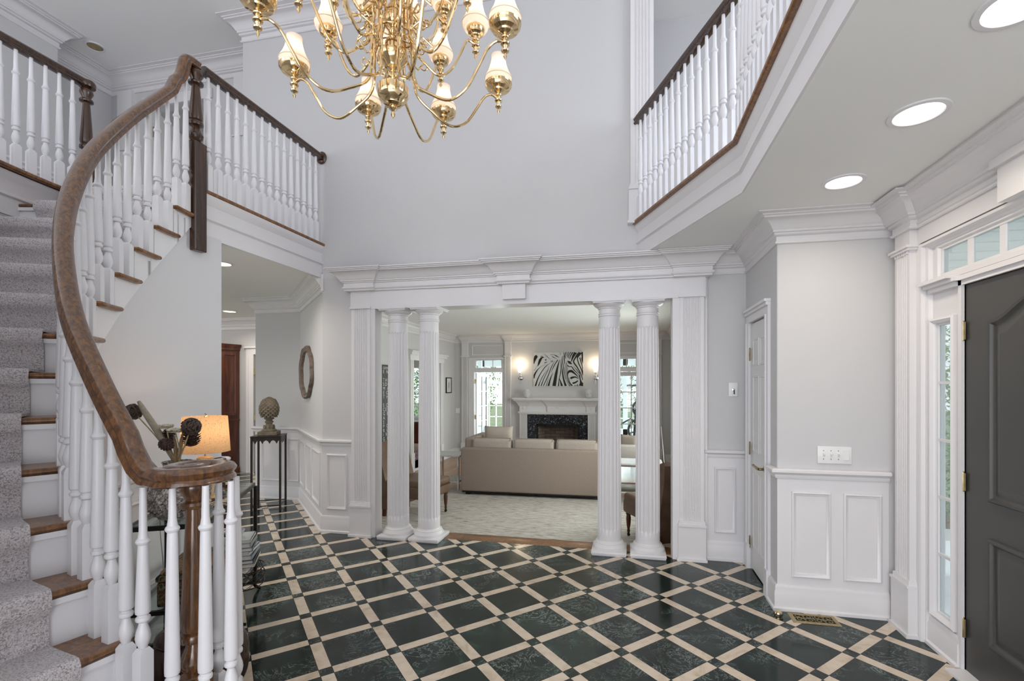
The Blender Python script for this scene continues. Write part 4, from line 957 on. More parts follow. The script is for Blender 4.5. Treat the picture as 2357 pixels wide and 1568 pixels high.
# sunroom
def sunwall():
    mb=MB(); y=14.6; x=-4.6
    while x<1.5:
        mb.box(x-.07,y,LF,x+.07,y+.12,2.6)
        for k in (.25,.5,.75): mb.box(x+.9*k-.012,y+.03,LF+.35,x+.9*k+.012,y+.07,1.55)
        for z in (.15,.5,.85,1.2): mb.box(x+.05,y+.03,z-.012,x+.85,y+.07,z+.012)
        c=(x+.45,1.62)
        for rr,w_ in ((.36,.05),(.20,.03)):
            v=[]
            for k in range(17):
                a=PI*k/16
                for r_ in (rr-w_/2,rr+w_/2):
                    for yy in (y+.02,y+.08): v.append((c[0]+r_*math.cos(a),yy,c[1]+r_*math.sin(a)))
            mb.add(v,[f for k in range(16) for f in ((k*4,k*4+1,k*4+5,k*4+4),(k*4+2,k*4+6,k*4+7,k*4+3),(k*4,k*4+4,k*4+6,k*4+2),(k*4+1,k*4+3,k*4+7,k*4+5))])
        mb.box(x+.44,y+.03,1.62,x+.46,y+.07,1.98)
        x+=.9
    mb.box(-4.6,y-.02,1.55,1.6,y+.12,1.64); mb.box(-4.6,y,LF,1.6,y+.12,LF+.35); mb.box(-4.6,y,2.1,1.6,y+.12,2.7)
    return mb
struct(sunwall().build('window_9','extwhite',smooth=False),'arched sunroom window wall seen through the glazed doors','window')
mb=MB(); x=-4.6
for i in range(5):
    yy=11.2+i*.8; mb.box(-4.66,yy-.05,LF,-4.54,yy+.05,2.6); mb.box(1.54,yy-.05,LF,1.66,yy+.05,2.6)
mb.box(-4.66,11,1.55,-4.54,14.6,1.63); mb.box(1.54,11,1.55,1.66,14.6,1.63); mb.box(-4.66,11,LF,-4.54,14.6,.2); mb.box(1.54,11,LF,1.66,14.6,.2)
struct(mb.build('window_10','extwhite',smooth=False),'side window frames of the sunroom','window')
mb=MB(); mb.box(-4.7,10.96,2.6,1.7,14.8,2.7); struct(mb.build('ceiling_sunroom','extwhite',smooth=False),'sunroom ceiling','ceiling')
# ================================================================ CHANDELIER
CC=(-1.203,2.28)
ch=thing('chandelier','large three-tier polished brass chandelier with small silk shades','chandelier',(CC[0],CC[1],2.917))
def smooth_path(pts,n=5):
    out=[]; P=[Vector(p) for p in pts]
    for i in range(len(P)-1):
        p0=P[max(i-1,0)];p1=P[i];p2=P[i+1];p3=P[min(i+2,len(P)-1)]
        for k in range(n):
            t=k/n; out.append(.5*((2*p1)+(-p0+p2)*t+(2*p0-5*p1+4*p2-p3)*t*t+(-p0+3*p1-3*p2+p3)*t**3))
    out.append(P[-1]); return out
mb=MB(); x,y=CC; z=2.917
mb.lathe([(.001,0),(.009,.012),(.012,.022),(.006,.034),(.012,.042),(.022,.050),(.024,.056),(.016,.060),(.034,.066),(.044,.072),(.046,.078),(.058,.088),(.070,.100),(.077,.116),(.078,.128),(.078,.160),(.072,.168),(.035,.178),(.018,.190),(.020,.200),(.030,.210),(.030,.222),(.018,.232),(.014,.246),(.024,.256),(.040,.262),(.046,.272),(.058,.285),(.072,.305),(.077,.325),(.074,.335),(.046,.345),(.040,.352),(.040,.395),(.030,.405),(.014,.415),(.016,.43),(.024,.442),(.024,.452),(.014,.462),(.020,.475),(.034,.487),(.044,.505),(.048,.525),(.042,.54),(.026,.548),(.026,.585),(.016,.60),(.014,.63),(.024,.645),(.024,.66),(.014,.675),(.02,.69),(.038,.71),(.044,.74),(.034,.765),(.016,.79),(.013,.95),(.03,.97),(.034,1.0),(.02,1.03),(.008,1.06),(.008,1.3)],(x,y,z),32)
mb.build('centre_stem','brass',ch)
mb=MB()
for i in range(20):
    zz=4.22+i*.055; a=(i%2)*PI/2
    L=[(x+math.cos(a)*.013*math.cos(q),y+math.sin(a)*.013*math.cos(q),zz+.034*math.sin(q)) for q in [2*PI*k/12 for k in range(12)]]
    mb.tube(L,.0035,6,closed=True)
mb.lathe([(.01,-.09),(.015,-.07),(.04,-.05),(.075,-.02),(.07,0)],(x,y,ZU),24)
mb.build('chain','brass',ch)
# collar rings holding the arms
for zz,r in ((3.345,.10),(3.55,.085),(3.70,.07)):
    mb=MB(); mb.tube([(x+r*math.cos(2*PI*k/24),y+r*math.sin(2*PI*k/24),zz) for k in range(24)],.006,8,closed=True)
    for k in range(8):
        a=2*PI*k/8; mb.tube([(x+.02*math.cos(a),y+.02*math.sin(a),zz),(x+r*math.cos(a),y+r*math.sin(a),zz)],.004,6)
    mb.build('collar','brass',ch)
def arm_parts(R,zt,low,rstart,ztop,bowl,shade_s,scroll):
    """meshes in arm-local frame (radial +x, origin on the axis at z=0 world)"""
    hz=zt
    # cup, candle tail
    cup=MB(); c=(R,0,hz); b=bowl
    cup.lathe([(.001,0),(.006,.010),(.009,.017),(.004,.026),(.008,.033),(.019,.040),(.020,.045),(.009,.050),(.010,.060),(.012,.068),(.022,.074),(.023,.080),(.010,.086),(.011,.098),(.020,.104),(.021,.110),(.013,.118),(.026*b/.078,.126),(.040*b/.078,.131),(.044*b/.078,.138),(b*.84,.145),(b*.99,.161),(b*1.03,.176),(b*1.0,.179),(b*.93,.164),(.03,.142),(.013,.140),(.012,.20),(.001,.201)],c,20)
    arm=MB()
    pts=[(rstart,0,ztop),(rstart+.004,0,ztop-(ztop-low)*.35),(rstart+.018,0,low+(ztop-low)*.28),(rstart+(R-rstart)*.22,0,low+.045),(rstart+(R-rstart)*.42,0,low),(rstart+(R-rstart)*.60,0,low+.045),(rstart+(R-rstart)*.73,0,hz-.005),(rstart+(R-rstart)*.82,0,hz+.07),(R-.045,0,hz+.10),(R-.008,0,hz+.088)]
    arm.tube(smooth_path(pts,5),[.0075]*46,10)
    arm.lathe([(.009,-.012),(.013,-.006),(.013,.006),(.009,.012)],(rstart,0,ztop-.03),10)
    if scroll:
        for (cx_,cz,r0,sg,ph) in ((rstart+.075,ztop-.035,.036,1,0),(rstart+.055,ztop-.16,.028,-1,1.2)):
            sc=[(cx_+math.cos(ph+sg*t*.42)*r0*(1-t/17),0,cz+math.sin(ph+sg*t*.42)*r0*(1-t/17)) for t in range(15)]
            arm.tube(sc,[.0045*(1-.03*i) for i in range(15)],7)
            arm.tube([(rstart+.006,0,cz+r0*.2),(cx_-r0*.6,0,cz+r0*.9*sg),sc[0]] if sg>0 else [(rstart+.006,0,cz-r0*.4),(cx_-r0,0,cz-r0*.9),sc[0]],.0045,7)
    sh=MB(); s=shade_s; zb=.172
    pr=[(.066,0),(.074,.014),(.079,.034),(.073,.052),(.062,.072),(.052,.098),(.045,.125),(.041,.150),(.0415,.170)]
    n=24; v=[]
    for r,q in pr:
        for k in range(n):
            a=2*PI*k/n; v.append((R+r*s*math.cos(a),r*s*math.sin(a),hz+zb+q*s))
    sh.add(v,[(i*n+k,i*n+(k+1)%n,(i+1)*n+(k+1)%n,(i+1)*n+k) for i in range(len(pr)-1) for k in range(n)])
    rb=MB()
    for r,q in ((.0795,.034),): rb.tube([(R+r*s*math.cos(2*PI*k/24),r*s*math.sin(2*PI*k/24),hz+zb+q*s) for k in range(24)],.0022,6,closed=True)
    cd_=MB(); cd_.lathe([(.011,.14),(.011,.235),(.001,.236)],c,12)
    bl=MB(); bl.lathe([(.004,.236),(.010,.246),(.012,.258),(.008,.275),(.001,.29)],c,12)
    return arm,cup,sh,rb,cd_,bl
def put_tier(n,ph0,R,zt,low,rs,ztop,bowl,s,scroll,pw):
    A=arm_parts(R,zt,low,rs,ztop,bowl,s,scroll); first=None
    for i in range(n):
        a=ph0+2*PI*i/n
        if first is None:
            arm=A[0].build('arm','brass',ch,world=False); 
            subs=[A[1].build('candle_cup','brass',arm,world=False),A[2].build('lamp_shade','silk',arm,world=False,angle=60),A[3].build('shade_piping','silk',arm,world=False),A[4].build('candle_sleeve','paper',arm,world=False),A[5].build('bulb','bulb',arm,world=False)]
            first=(arm,subs)
        else:
            arm=first[0].copy(); C.objects.link(arm); arm.parent=ch
            for q in first[1]:
                d=q.copy(); C.objects.link(d); d.parent=arm
        arm.location=(0,0,-2.917); arm.rotation_euler=(0,0,a)
        if pw: point('chandelier_bulb',(CC[0]+R*math.cos(a),CC[1]+R*math.sin(a),zt+.250),pw,(1,.83,.64),.02)
put_tier(8,math.radians(-3),.613,3.115,2.965,.105,3.40,.078,1.0,True,.6)
put_tier(8,math.radians(34),.445,3.335,3.20,.090,3.60,.050,.95,True,.6)
put_tier(8,math.radians(9),.31,3.485,3.39,.075,3.75,.048,.9,False,.6)
# ================================================================ RECESSED LIGHTS
def downlight(c,r,z,label,mat='led',pw=0,col=(1,.87,.70),grp=None):
    t=thing('recessed_light',label,'ceiling light',(c[0],c[1],z),0,grp)
    mb=MB(); v=[]; n=40
    for rr,q in ((r*1.28,0),(r*1.27,-.006),(r*1.05,-.008),(r,-.004),(r,.0)):
        for k in range(n): v.append((c[0]+rr*math.cos(2*PI*k/n),c[1]+rr*math.sin(2*PI*k/n),z+q))
    mb.add(v,[(i*n+k,i*n+(k+1)%n,(i+1)*n+(k+1)%n,(i+1)*n+k) for i in range(4) for k in range(n)]); mb.build('trim_ring','white',t)
    mb=MB(); mb.lathe([(r*.995,-.002),(r*.995,.0)],(c[0],c[1],z-.001),40); mb.build('diffuser',mat,t)
    if pw:
        l=bpy.data.lights.new('downlight_lamp','AREA'); l.shape='DISK'; l.size=r*1.8; l.energy=pw; l.color=col; l.spread=math.radians(150)
        o=bpy.data.objects.new('downlight_lamp',l); C.objects.link(o); o.location=(c[0],c[1],z-.012)
    return t
downlight((1.185,2.99),.085,ZC,'round lit recessed light in the entry ceiling nearest the switch wall','led',3)
downlight((1.195,2.30),.085,ZC,'round lit recessed light in the middle of the entry ceiling','led',3)
downlight((1.15,1.70),.085,ZC,'round lit recessed light at the top right corner of the photo','led',3)
downlight((-3.78,3.80),.085,ZC,'round lit recessed light in the hall ceiling nearest the foyer','ledwarm',11,(1,.91,.80))
downlight((-6.12,6.32),.085,ZC,'round lit recessed light farther down the hall ceiling','ledwarm',11,(1,.91,.80))
downlight((-6.06,4.36),.075,ZU,'unlit recessed light in the high ceiling at the upper left','abrass',0)
point('hall_fill_lamp_beyond',(-7.3,5.6,2.45),12,(1,.91,.80),.08)  # unseen lamp added to fill the hall with warm light
# ================================================================ HALL AND FOYER THINGS
# iron stand with stone pineapple
sx,sy=-4.36,5.10; rot=math.radians(28)
st_=thing('pedestal_stand','tall dark lacquered stand with fretwork apron in the hall','stand',(sx,sy,0),rot)
def P2(a,b): return (a,b)
h=.155; ht=.905
mb=MB(); mb.rbox((0,0,ht-.008),(2*h+.03,2*h+.03,.016),0,.003,1); mb.build('table_top','darkstand',st_,world=False)
for a in (-1,1):
    for b in (-1,1):
        mb=MB(); mb.box(a*h-.011,b*h-.011,0,a*h+.011,b*h+.011,ht-.016); mb.build('leg','darkstand',st_,world=False)
def apron(ax):
    mb=MB(); pts=[(-h,ht-.016),(h,ht-.016)]
    low=[]; n=4
    for i in range(n):
        c=h-(i+.5)*2*h/n; w_=h/n
        low+=[(c+w_*.95,ht-.05),(c+w_*.7,ht-.062),(c+w_*.55,ht-.055),(c+w_*.3,ht-.072),(c,ht-.095),(c-w_*.3,ht-.072),(c-w_*.55,ht-.055),(c-w_*.7,ht-.062),(c-w_*.95,ht-.05)]
    pts+=low; m=len(pts)
    for s_ in (-1,1):
        v=[];
        for o in (s_*h-.004,s_*h+.004):
            v+=[((p,o,z) if ax else (o,p,z)) for p,z in pts]
        mb2=MB(); mb2.add(v,[tuple(range(m)),tuple(range(2*m-1,m-1,-1))]+[(i,(i+1)%m,m+(i+1)%m,m+i) for i in range(m)]); mb2.build('apron','darkstand',st_,world=False,smooth=False)
apron(True); apron(False)
for s_ in (-1,1):
    mb=MB(); mb.box(-h,s_*h-.004,.055,h,s_*h+.004,.067); mb.build('stretcher','darkstand',st_,world=False)
    mb=MB(); mb.box(s_*h-.004,-h,.055,s_*h+.004,h,.067); mb.build('stretcher','darkstand',st_,world=False)
pn=thing('pineapple_finial','weathered stone pineapple finial on the tall dark stand','sculpture',(sx,sy,ht),rot)
mb=MB(); mb.rbox((0,0,.024),(.215,.215,.048),0,.004,1); mb.build('plinth','stone',pn,world=False)
mb=MB(); mb.lathe([(.082,.048),(.086,.056),(.08,.066),(.052,.082),(.042,.105),(.038,.135),(.036,.148),(.046,.152),(.05,.162),(.044,.172),(.034,.178),(.036,.188),(.056,.198),(.058,.208),(.045,.22)],seg=28)
for k in range(8):
    a=k*PI/4; mb.ell((.058*math.cos(a),.058*math.sin(a),.092),(.010,.018,.035),1,8,6,Matrix.Rotation(a,3,'Z'))
mb.build('pedestal','stone',pn,world=False)
mb=MB(); mb.lathe([(.04,.212),(.075,.235),(.098,.27),(.106,.31),(.105,.35),(.096,.39),(.078,.425),(.05,.452),(.02,.468),(.001,.474)],seg=28)
for row in range(10):
    z=.235+row*.0215; t=(z-.212)/.262; rr=.107*math.sin(PI*min(1,max(0,.16+t*.80)))**.62
    n=13
    for k in range(n):
        a=2*PI*(k+.5*(row%2))/n; R=Matrix.Rotation(a,3,'Z')@Matrix.Rotation(-.55,3,'Y')
        mb.ell((rr*.97*math.cos(a),rr*.97*math.sin(a),z),(.010,rr*.21+.004,.021),1,6,5,R)
mb.build('fruit_body','stone',pn,world=False)
# oval mirror on the diagonal wall
mc=Vector((-3.82,5.10)); d=Vector((-.7071,.7071)); n_=Vector((-.7071,-.7071))
mr=thing('oval_mirror','scalloped carved wood oval mirror on the angled hall wall','mirror',(mc.x,mc.y,1.675))
def mpt(a,r,k): 
    ca,sa=math.cos(a),math.sin(a); lob=1+.075*abs(math.sin(4*a+PI/8))
    s_=ca*.44*r*lob; z=sa*.305*r*lob
    p=mc+d*s_+n_*k; return (p.x,p.y,1.675+z)
mb=MB(); N=160; prof=[(1,.004),(1.0,.028),(.97,.042),(.93,.036),(.89,.026),(.86,.026),(.83,.034),(.80,.03),(.79,.012)]
v=[mpt(2*PI*k/N,r,o) for r,o in prof for k in range(N)]
mb.add(v,[(i*N+k,i*N+(k+1)%N,(i+1)*N+(k+1)%N,(i+1)*N+k) for i in range(len(prof)-1) for k in range(N)]); mb.build('frame','burl',mr,angle=60)
mb=MB(); v=[mpt(2*PI*k/N,.82,.014) for k in range(N)]; mb.add(v,[tuple(range(N))]); mb.build('glass','mirror',mr,smooth=False)
# corner cabinet
cb=thing('china_cabinet','tall dark mahogany china cabinet at the end of the hall','cabinet',(-7.0,6.75,0))
mb=MB(); poly=[(-7.7,7.08),(-7.7,6.45),(-7.45,6.28),(-6.88,6.50),(-6.72,6.72),(-6.66,7.08)]
mb.prism([(a,b) for a,b in poly],.08,.92); mb.prism([(a*.998-.015,b+.01) for a,b in poly],.92,2.15); mb.build('body','mahog',cb)
mb=MB(); pr=[(0,0),(.02,0),(.02,.03),(.05,.07),(.06,.10),(0,.10)]; mb.sweep(pr,poly,-1,z=2.12); mb.prism(poly,2.12,2.21); mb.build('cornice','mahog',cb)
mb=MB(); mb.sweep([(0,0),(.02,0),(.024,.012),(.02,.024),(0,.024)],poly,-1,z=.90); mb.sweep([(0,0),(.022,0),(.022,.08),(0,.10)],poly,-1,z=0); mb.prism(poly,0,.09); mb.build('plinth','mahog',cb)
a_=Vector((-6.88,6.50)); b_=Vector((-6.72,6.72))
def cdoor(P,Q,z0,z1,name,mat='mahog'):
    P=Vector(P);Q=Vector(Q);d=(Q-P).normalized(); n=(d.y,-d.x); mb=MB(); L=(Q-P).length
    mb.frame(P,d,.03,L-.03,z0,z1,[(0,0),(0,.018),(.05,.018),(.056,.008),(.07,.008)],n); bar(mb,P,d,n,.03,L-.03,z0,z1,0,.006); return mb.build(name,mat,cb)
cdoor((-7.45,6.28),(-6.88,6.50),1.0,2.08,'glazed_door'); cdoor((-7.45,6.28),(-6.88,6.50),.14,.86,'door')
cdoor((-6.72,6.72),(-6.66,7.08),1.0,2.08,'side_panel'); 
# wall plates
sp_=thing('light_switch_plate','white four-gang light switch plate above the chair rail','switch',(1.338,3.52,1.0))
mb=MB(); mb.rbox((1.338,3.513,1.06),(.205,.008,.115),0,.003,2); mb.build('plate','plate',sp_)
for k in range(3):
    mb=MB(); mb.rbox((1.272+k*.0445,3.503,1.064),(.009,.022,.018),0,.002,1,tilt=.5); mb.build('toggle','plate',sp_)
    for dz in (-.028,.028):
        mb=MB(); mb.lathe([(.001,0),(.003,.0)],(0,0,0),8); mb.v=[(1.272+k*.0445+x,3.5085,1.06+dz+y) for x,y,z in mb.v]; mb.build('screw','abrass',sp_)
mb=MB(); mb.rbox((1.408,3.507,1.06),(.033,.008,.066),0,.002,1); mb.build('dimmer','plate',sp_)
ks=thing('key_switch_plate','small white plate with round key switch near the closet door','switch',(.885,4.4,1.42))
mb=MB(); mb.rbox((.885,4.393,1.485),(.075,.008,.12),0,.003,2); mb.build('plate','plate',ks)
mb=MB(); mb.lathe([(.001,.012),(.011,.010),(.013,0)],(0,0,0),20); mb.v=[(.885+x,4.39-z,1.485+y) for x,y,z in mb.v]; mb.build('key_cylinder','chrome',ks)
mb=MB(); mb.rbox((.889,4.372,1.463),(.008,.003,.035),0,0,1); mb.build('key','iron',ks)
# floor register
rg=thing('floor_register','ornate brass floor register with scrollwork below the chair rail wall','vent',(1.18,3.40,0))
mb=MB(); cx0,cy0=1.178,3.405
v=[];prof=[(0,.001),(.004,.005),(.022,.006),(.024,.003)]
for ins,z in prof:
    for a,b in ((-.142+ins,-.068+ins),(.142-ins,-.068+ins),(.142-ins,.068-ins),(-.142+ins,.068-ins)):
        v.append((cx0+a*math.cos(.0)-b*0,cy0+b,z))
mb.add(v,[(i*4+k,i*4+(k+1)%4,(i+1)*4+(k+1)%4,(i+1)*4+k) for i in range(3) for k in range(4)]); mb.build('frame','abrass',rg)
mb=MB(); mb.box(cx0-.12,cy0-.046,.0005,cx0+.12,cy0+.046,.0015); mb.build('duct_shade','ductshade',rg)  # flat dark plate painted in for the shade inside the duct
mb=MB()
for i in range(4):
    for j in (-1,1):
        c=(cx0-.088+i*.0585,cy0+j*.022); sg=1 if (i+j)%2 else -1
        mb.tube([(c[0]+sg*math.cos(t*.5)*(.026-.0015*t),c[1]+math.sin(t*.5)*(.024-.0014*t),.004) for t in range(15)],.0026,5)
for i in range(5): mb.tube([(cx0-.117+i*.0585,cy0-.046,.004),(cx0-.117+i*.0585,cy0+.046,.004)],.0022,5)
mb.tube([(cx0-.12,cy0,.004),(cx0+.12,cy0,.004)],.0024,5); mb.build('scrollwork','abrass',rg)
ds=thing('door_stop','small brass dome door stop on the floor at the wall corner','door stop',(.965,3.41,0))
mb=MB(); mb.lathe([(.024,0),(.026,.006),(.026,.018),(.022,.028),(.012,.034),(.001,.035)],(.965,3.41,0),20); mb.build('dome','brass',ds)
mb=MB(); mb.tube([(.965+.0265*math.cos(2*PI*k/20),3.41+.0265*math.sin(2*PI*k/20),.017) for k in range(20)],.004,6,closed=True); mb.build('bumper','black',ds)
# ---------------------------------------------------------------- iron console with glass shelves
A=Vector((-2.50,1.93)); B=Vector((-2.16,2.09)); Cn=Vector((-2.70,3.02)); Dn=A+(Cn-B)
Dn=Vector((-3.02,2.84))
TZ=.80
ct=thing('console_table','black iron console table with glass shelves on curved feet','table',((A.x+Cn.x)/2,(A.y+Cn.y)/2,0))
def rectframe(z,w=.020,hh=.022,name='rim',ins=0):
    mb=MB(); cen=(A+B+Cn+Dn)/4; pts=[p+(cen-p).normalized()*ins for p in (A,B,Cn,Dn)]
    mb.sweep([(0,0),(w,0),(w,hh),(0,hh)],[(p.x,p.y) for p in pts],1,closed=True,z=z-hh); return mb.build(name,'iron',ct,smooth=False),pts
for z,nm in ((TZ,'top_frame'),(.36,'shelf_frame'),(.19,'lower_frame')):
    o,pts=rectframe(z,name=nm,ins=0 if z==TZ else .012)
    mb=MB(); cen=(A+B+Cn+Dn)/4; q=[p+(cen-p).normalized()*.012 for p in (A,B,Cn,Dn)]; mb.prism([(p.x,p.y) for p in q],z-.002,z+.006); mb.build('glass_shelf','tglass',ct,smooth=False)
cen=(A+B+Cn+Dn)/4
for p in (A,B,Cn,Dn,(A+Dn)/2,(B+Cn)/2):
    o=(p-cen).normalized(); mb=MB()
    pp=[(p.x,p.y,TZ-.02),(p.x,p.y,.22),(p.x+o.x*.002,p.y+o.y*.002,.15),(p.x-o.x*.012,p.y-o.y*.012,.10),(p.x-o.x*.005,p.y-o.y*.005,.05),(p.x+o.x*.04,p.y+o.y*.04,.012),(p.x+o.x*.06,p.y+o.y*.06,.008)]
    mb.tube(smooth_path(pp,4),[.013]*13+[.012]*6+[.009]*6,8); mb.build('leg','iron',ct)
# lamp
lp=Vector((-2.617,2.515)) ; lz=TZ+.006
lm=thing('table_lamp','lit table lamp with burlap drum shade and rope wrapped base on the console','lamp',(lp.x,lp.y,lz))
mb=MB(); mb.rbox((lp.x,lp.y,lz+.012),(.13,.13,.024),.4,.004,1); mb.build('base','ropey',lm)
mb=MB()
for i in range(23):
    zz=lz+.03+i*.0105; r_=.040+.010*math.sin(PI*i/22); mb.tube([(lp.x+r_*math.cos(2*PI*k/20),lp.y+r_*math.sin(2*PI*k/20),zz) for k in range(20)],.0062,6,closed=True)
mb.lathe([(.038,.024),(.046,.14),(.038,.27),(.001,.272)],(lp.x,lp.y,lz),20); mb.build('rope_body','ropey',lm)
mb=MB(); mb.tube([(lp.x,lp.y,lz+.26),(lp.x,lp.y,lz+.52)],.004,8); mb.tube([(lp.x,lp.y,lz+.52),(lp.x+.012,lp.y,lz+.528),(lp.x,lp.y,lz+.54)],.004,6); mb.build('harp','abrass',lm)
SZ=lz+.300
mb=MB(); v=[];n=48
for r_,q in ((.137,0),(.122,.222)):
    for k in range(n): v.append((lp.x+r_*math.cos(2*PI*k/n),lp.y+r_*math.sin(2*PI*k/n),SZ+q))
mb.add(v,[(k,(k+1)%n,n+(k+1)%n,n+k) for k in range(n)]); mb.build('lamp_shade','burlap',lm)
mb=MB(); mb.ell((lp.x,lp.y,SZ+.12),(.028,.028,.036)); mb.build('bulb','bulb',lm)
point('table_lamp_bulb',(lp.x,lp.y,SZ+.14),3.9,(1,.72,.42),.03)
mb=MB(); mb.tube(smooth_path([(lp.x-.06,lp.y+.0,lz+.02),(lp.x-.13,lp.y-.05,lz+.06),(lp.x-.20,lp.y-.12,lz-.05),(lp.x-.18,lp.y-.12,.4),(lp.x-.20,lp.y-.1,.25)],6),.003,6); mb.build('cord','paper',lm)
# scaled vase
vp=Vector((-2.43,2.16)); vz=TZ+.006
vs_=thing('scaled_vase','bulbous grey and white scaled ceramic vase on the console','vase',(vp.x,vp.y,vz))
pr=[(.062,0),(.092,.02),(.128,.06),(.150,.11),(.152,.155),(.138,.20),(.105,.235),(.075,.25)]
mb=MB(); mb.lathe(pr+[(.07,.262)],(vp.x,vp.y,vz),36)
for row in range(15):
    z=.012+row*.0165; r_=None
    for (r0,z0),(r1,z1) in zip(pr[:-1],pr[1:]):
        if z0<=z<=z1: r_=r0+(r1-r0)*(z-z0)/(z1-z0)
    if r_ is None: continue
    nn=int(2*PI*r_/.026)
    for k in range(nn):
        a=2*PI*(k+.5*(row%2))/nn
        R=Matrix.Rotation(a,3,'Z')@Matrix.Rotation(-.35,3,'Y'); mb.ell((vp.x+r_*math.cos(a),vp.y+r_*math.sin(a),vz+z),(.0055,.0135,.014),1,6,5,R)
mb.build('body','vasepot',vs_)
mb=MB(); mb.lathe([(.070,.25),(.062,.262),(.064,.285),(.072,.30),(.068,.303),(.058,.288),(.056,.262),(.05,.262),(.001,.26)],(vp.x,vp.y,vz),36); mb.build('neck','vasepot',vs_)
top=Vector((vp.x,vp.y,vz+.275))
def rtv(rt,fw_,z): # camera-frame helper for laying the dried stems in a fan (metres right/forward of the lens axis)
    return Vector((rt*math.cos(TH)-fw_*math.sin(TH),rt*math.sin(TH)+fw_*math.cos(TH),z))
def stem(p,r=.003,bow=.02):
    m=(top+p)/2+Vector((bow*random.uniform(-1,1),bow*random.uniform(-1,1),0)); return smooth_path([top-Vector((0,0,.06)),top+(p-top)*.1,m,p],5)
def sticks(c,r,n=60,mat='rattan',label='',name='woven_ball_stem'):
    t=thing(name,label,'dried stem',tuple(top-Vector((0,0,.06)))); c=Vector(c)
    mb=MB(); mb.tube(stem(c),.0035,6); mb.build('stem','bark',t)
    mb=MB(); mb.ell(c,(r*.72,r*.72,r*.72))
    for i in range(n):
        ax=Vector((random.gauss(0,1),random.gauss(0,1),random.gauss(0,1))).normalized(); u=ax.orthogonal().normalized(); w_=ax.cross(u)
        a0=random.uniform(0,6.3); ln=random.uniform(1.2,2.4); rr=r*random.uniform(.86,1.04)
        mb.tube([c+(u*math.cos(a0+ln*k/5)+w_*math.sin(a0+ln*k/5))*rr+ax*r*.18*math.sin(i) for k in range(6)],.0028,5)
    mb.build('woven_ball',mat,t); return t
def cone(c,r,label,axis=(0,0,1)):
    t=thing('pine_cone_stem',label,'dried stem',tuple(top-Vector((0,0,.06)))); c=Vector(c); mb=MB(); mb.tube(stem(c),.0035,6); mb.build('stem','bark',t)
    q=Vector((0,0,1)).rotation_difference(Vector(axis).normalized()).to_matrix(); mb=MB(); mb.ell(c,(r*.6,r*.6,r*.9),1,10,8,q)
    for row in range(8):
        zz=-r+row*r*.27; rr=r*math.sqrt(max(.05,1-(zz/r*.9)**2))
        for k in range(9):
            a=2*PI*(k+.5*(row%2))/9; R=q@Matrix.Rotation(a,3,'Z')@Matrix.Rotation(.5,3,'Y')
            p=q@Vector((rr*.8*math.cos(a),rr*.8*math.sin(a),zz)); mb.ell(c+p,(r*.32,r*.2,r*.06),1,7,5,R)
    mb.build('pine_cone','cone',t); return t
def at_px(px,py,fw_): return rtv((px-1216.94)/1093.96*fw_,fw_,1.53-(py-885.08)/1093.96*fw_)
FWv=-vp.x*math.sin(TH)+vp.y*math.cos(TH)
sticks(at_px(307,948,FWv+.02),.042,60,label='dark woven twig ball on a stem leaning farthest left')
sticks(at_px(440,982,FWv-.04),.045,70,label='dark woven twig ball on a stem in front of the lamp shade')
cone(at_px(388,984+18,FWv+.03),.035,'dark pine cone on a stem standing at the back of the vase',(0.1,0,1))
cone(at_px(382,1023,FWv-.05),.034,'brown pine cone on a stem facing front, lowest in the vase',(.2,-.9,.3))
cone(at_px(440,1008,FWv+.01),.045,'large dark pine cone on a stem beside the lamp shade',(.1,.1,-1))
def pod(p,label):
    t=thing('felt_pod_stem',label,'dried stem',tuple(top-Vector((0,0,.06)))); p=Vector(p); q=top+(p-top)*.10; mb=MB(); P=smooth_path([q,top+(p-top)*.45+Vector((0,0,.01)),top+(p-top)*.8,p],6); m=len(P)
    mb.tube(P,[.007+.010*math.sin(PI*min(1,(i+1)/(m)*.93+.04)) for i in range(m)],12); mb.build('pod','podgreen',t); mb=MB(); mb.tube([top-Vector((0,0,.06)),q],.005,6); mb.build('stem','bark',t)
pod(at_px(319,924,FWv),'long grey green felted pod leaning left out of the vase')
def flower(c,r,label):
    t=thing('dried_flower',label,'dried flower',tuple(top-Vector((0,0,.06)))); c=Vector(c); mb=MB(); mb.tube(stem(c),.003,6); mb.build('stem','bark',t); mb=MB(); mb.ell(c-Vector((0,0,.005)),(r*.9,r*.9,r*.14))
    for k in range(46):
        a=random.uniform(0,6.3); q=r*math.sqrt(random.random()); mb.ell(c+Vector((q*math.cos(a),q*math.sin(a),.005+random.uniform(-.004,.006))),(.008,.008,.005),1,7,5)
    mb.build('flower_head','cream',t)
flower(at_px(383,983,FWv-.01),.036,'flat cream dried flower head at the left of the bouquet'); flower(at_px(403,992,FWv-.06),.036,'flat cream dried flower head in the middle of the bouquet')
def husk(px,py,label):
    t=thing('dried_husk_leaf',label,'dried leaf',tuple(top-Vector((0,0,.06)))); p=at_px(px,py,FWv-.03); P=smooth_path([top-Vector((0,0,.05)),top+(p-top)*.5,p],6); m=len(P); mb=MB()
    mb.tube(P,[.002+.008*math.sin(PI*i/(m-1)) for i in range(m)],8); mb.build('leaf','petal',t)
husk(401,1003,'slim tan husk leaf upright in the middle of the vase'); husk(421,995,'slim tan husk leaf leaning right in the vase'); husk(395,1045,'short tan husk leaf at the front of the vase')
# striped tray on the console
tr=thing('striped_tray','shallow striped wooden tray on the console behind the newel post','tray',(-2.42,2.40,TZ+.006))
mb=MB(); mb.lathe([(.08,0),(.14,.004),(.165,.022),(.162,.026),(.135,.010),(.001,.008)],(0,0,0),32); mb.v=[(x*.55,y*.55,z) for x,y,z in mb.v]; mb.build('dish','zebtray',tr,world=False)
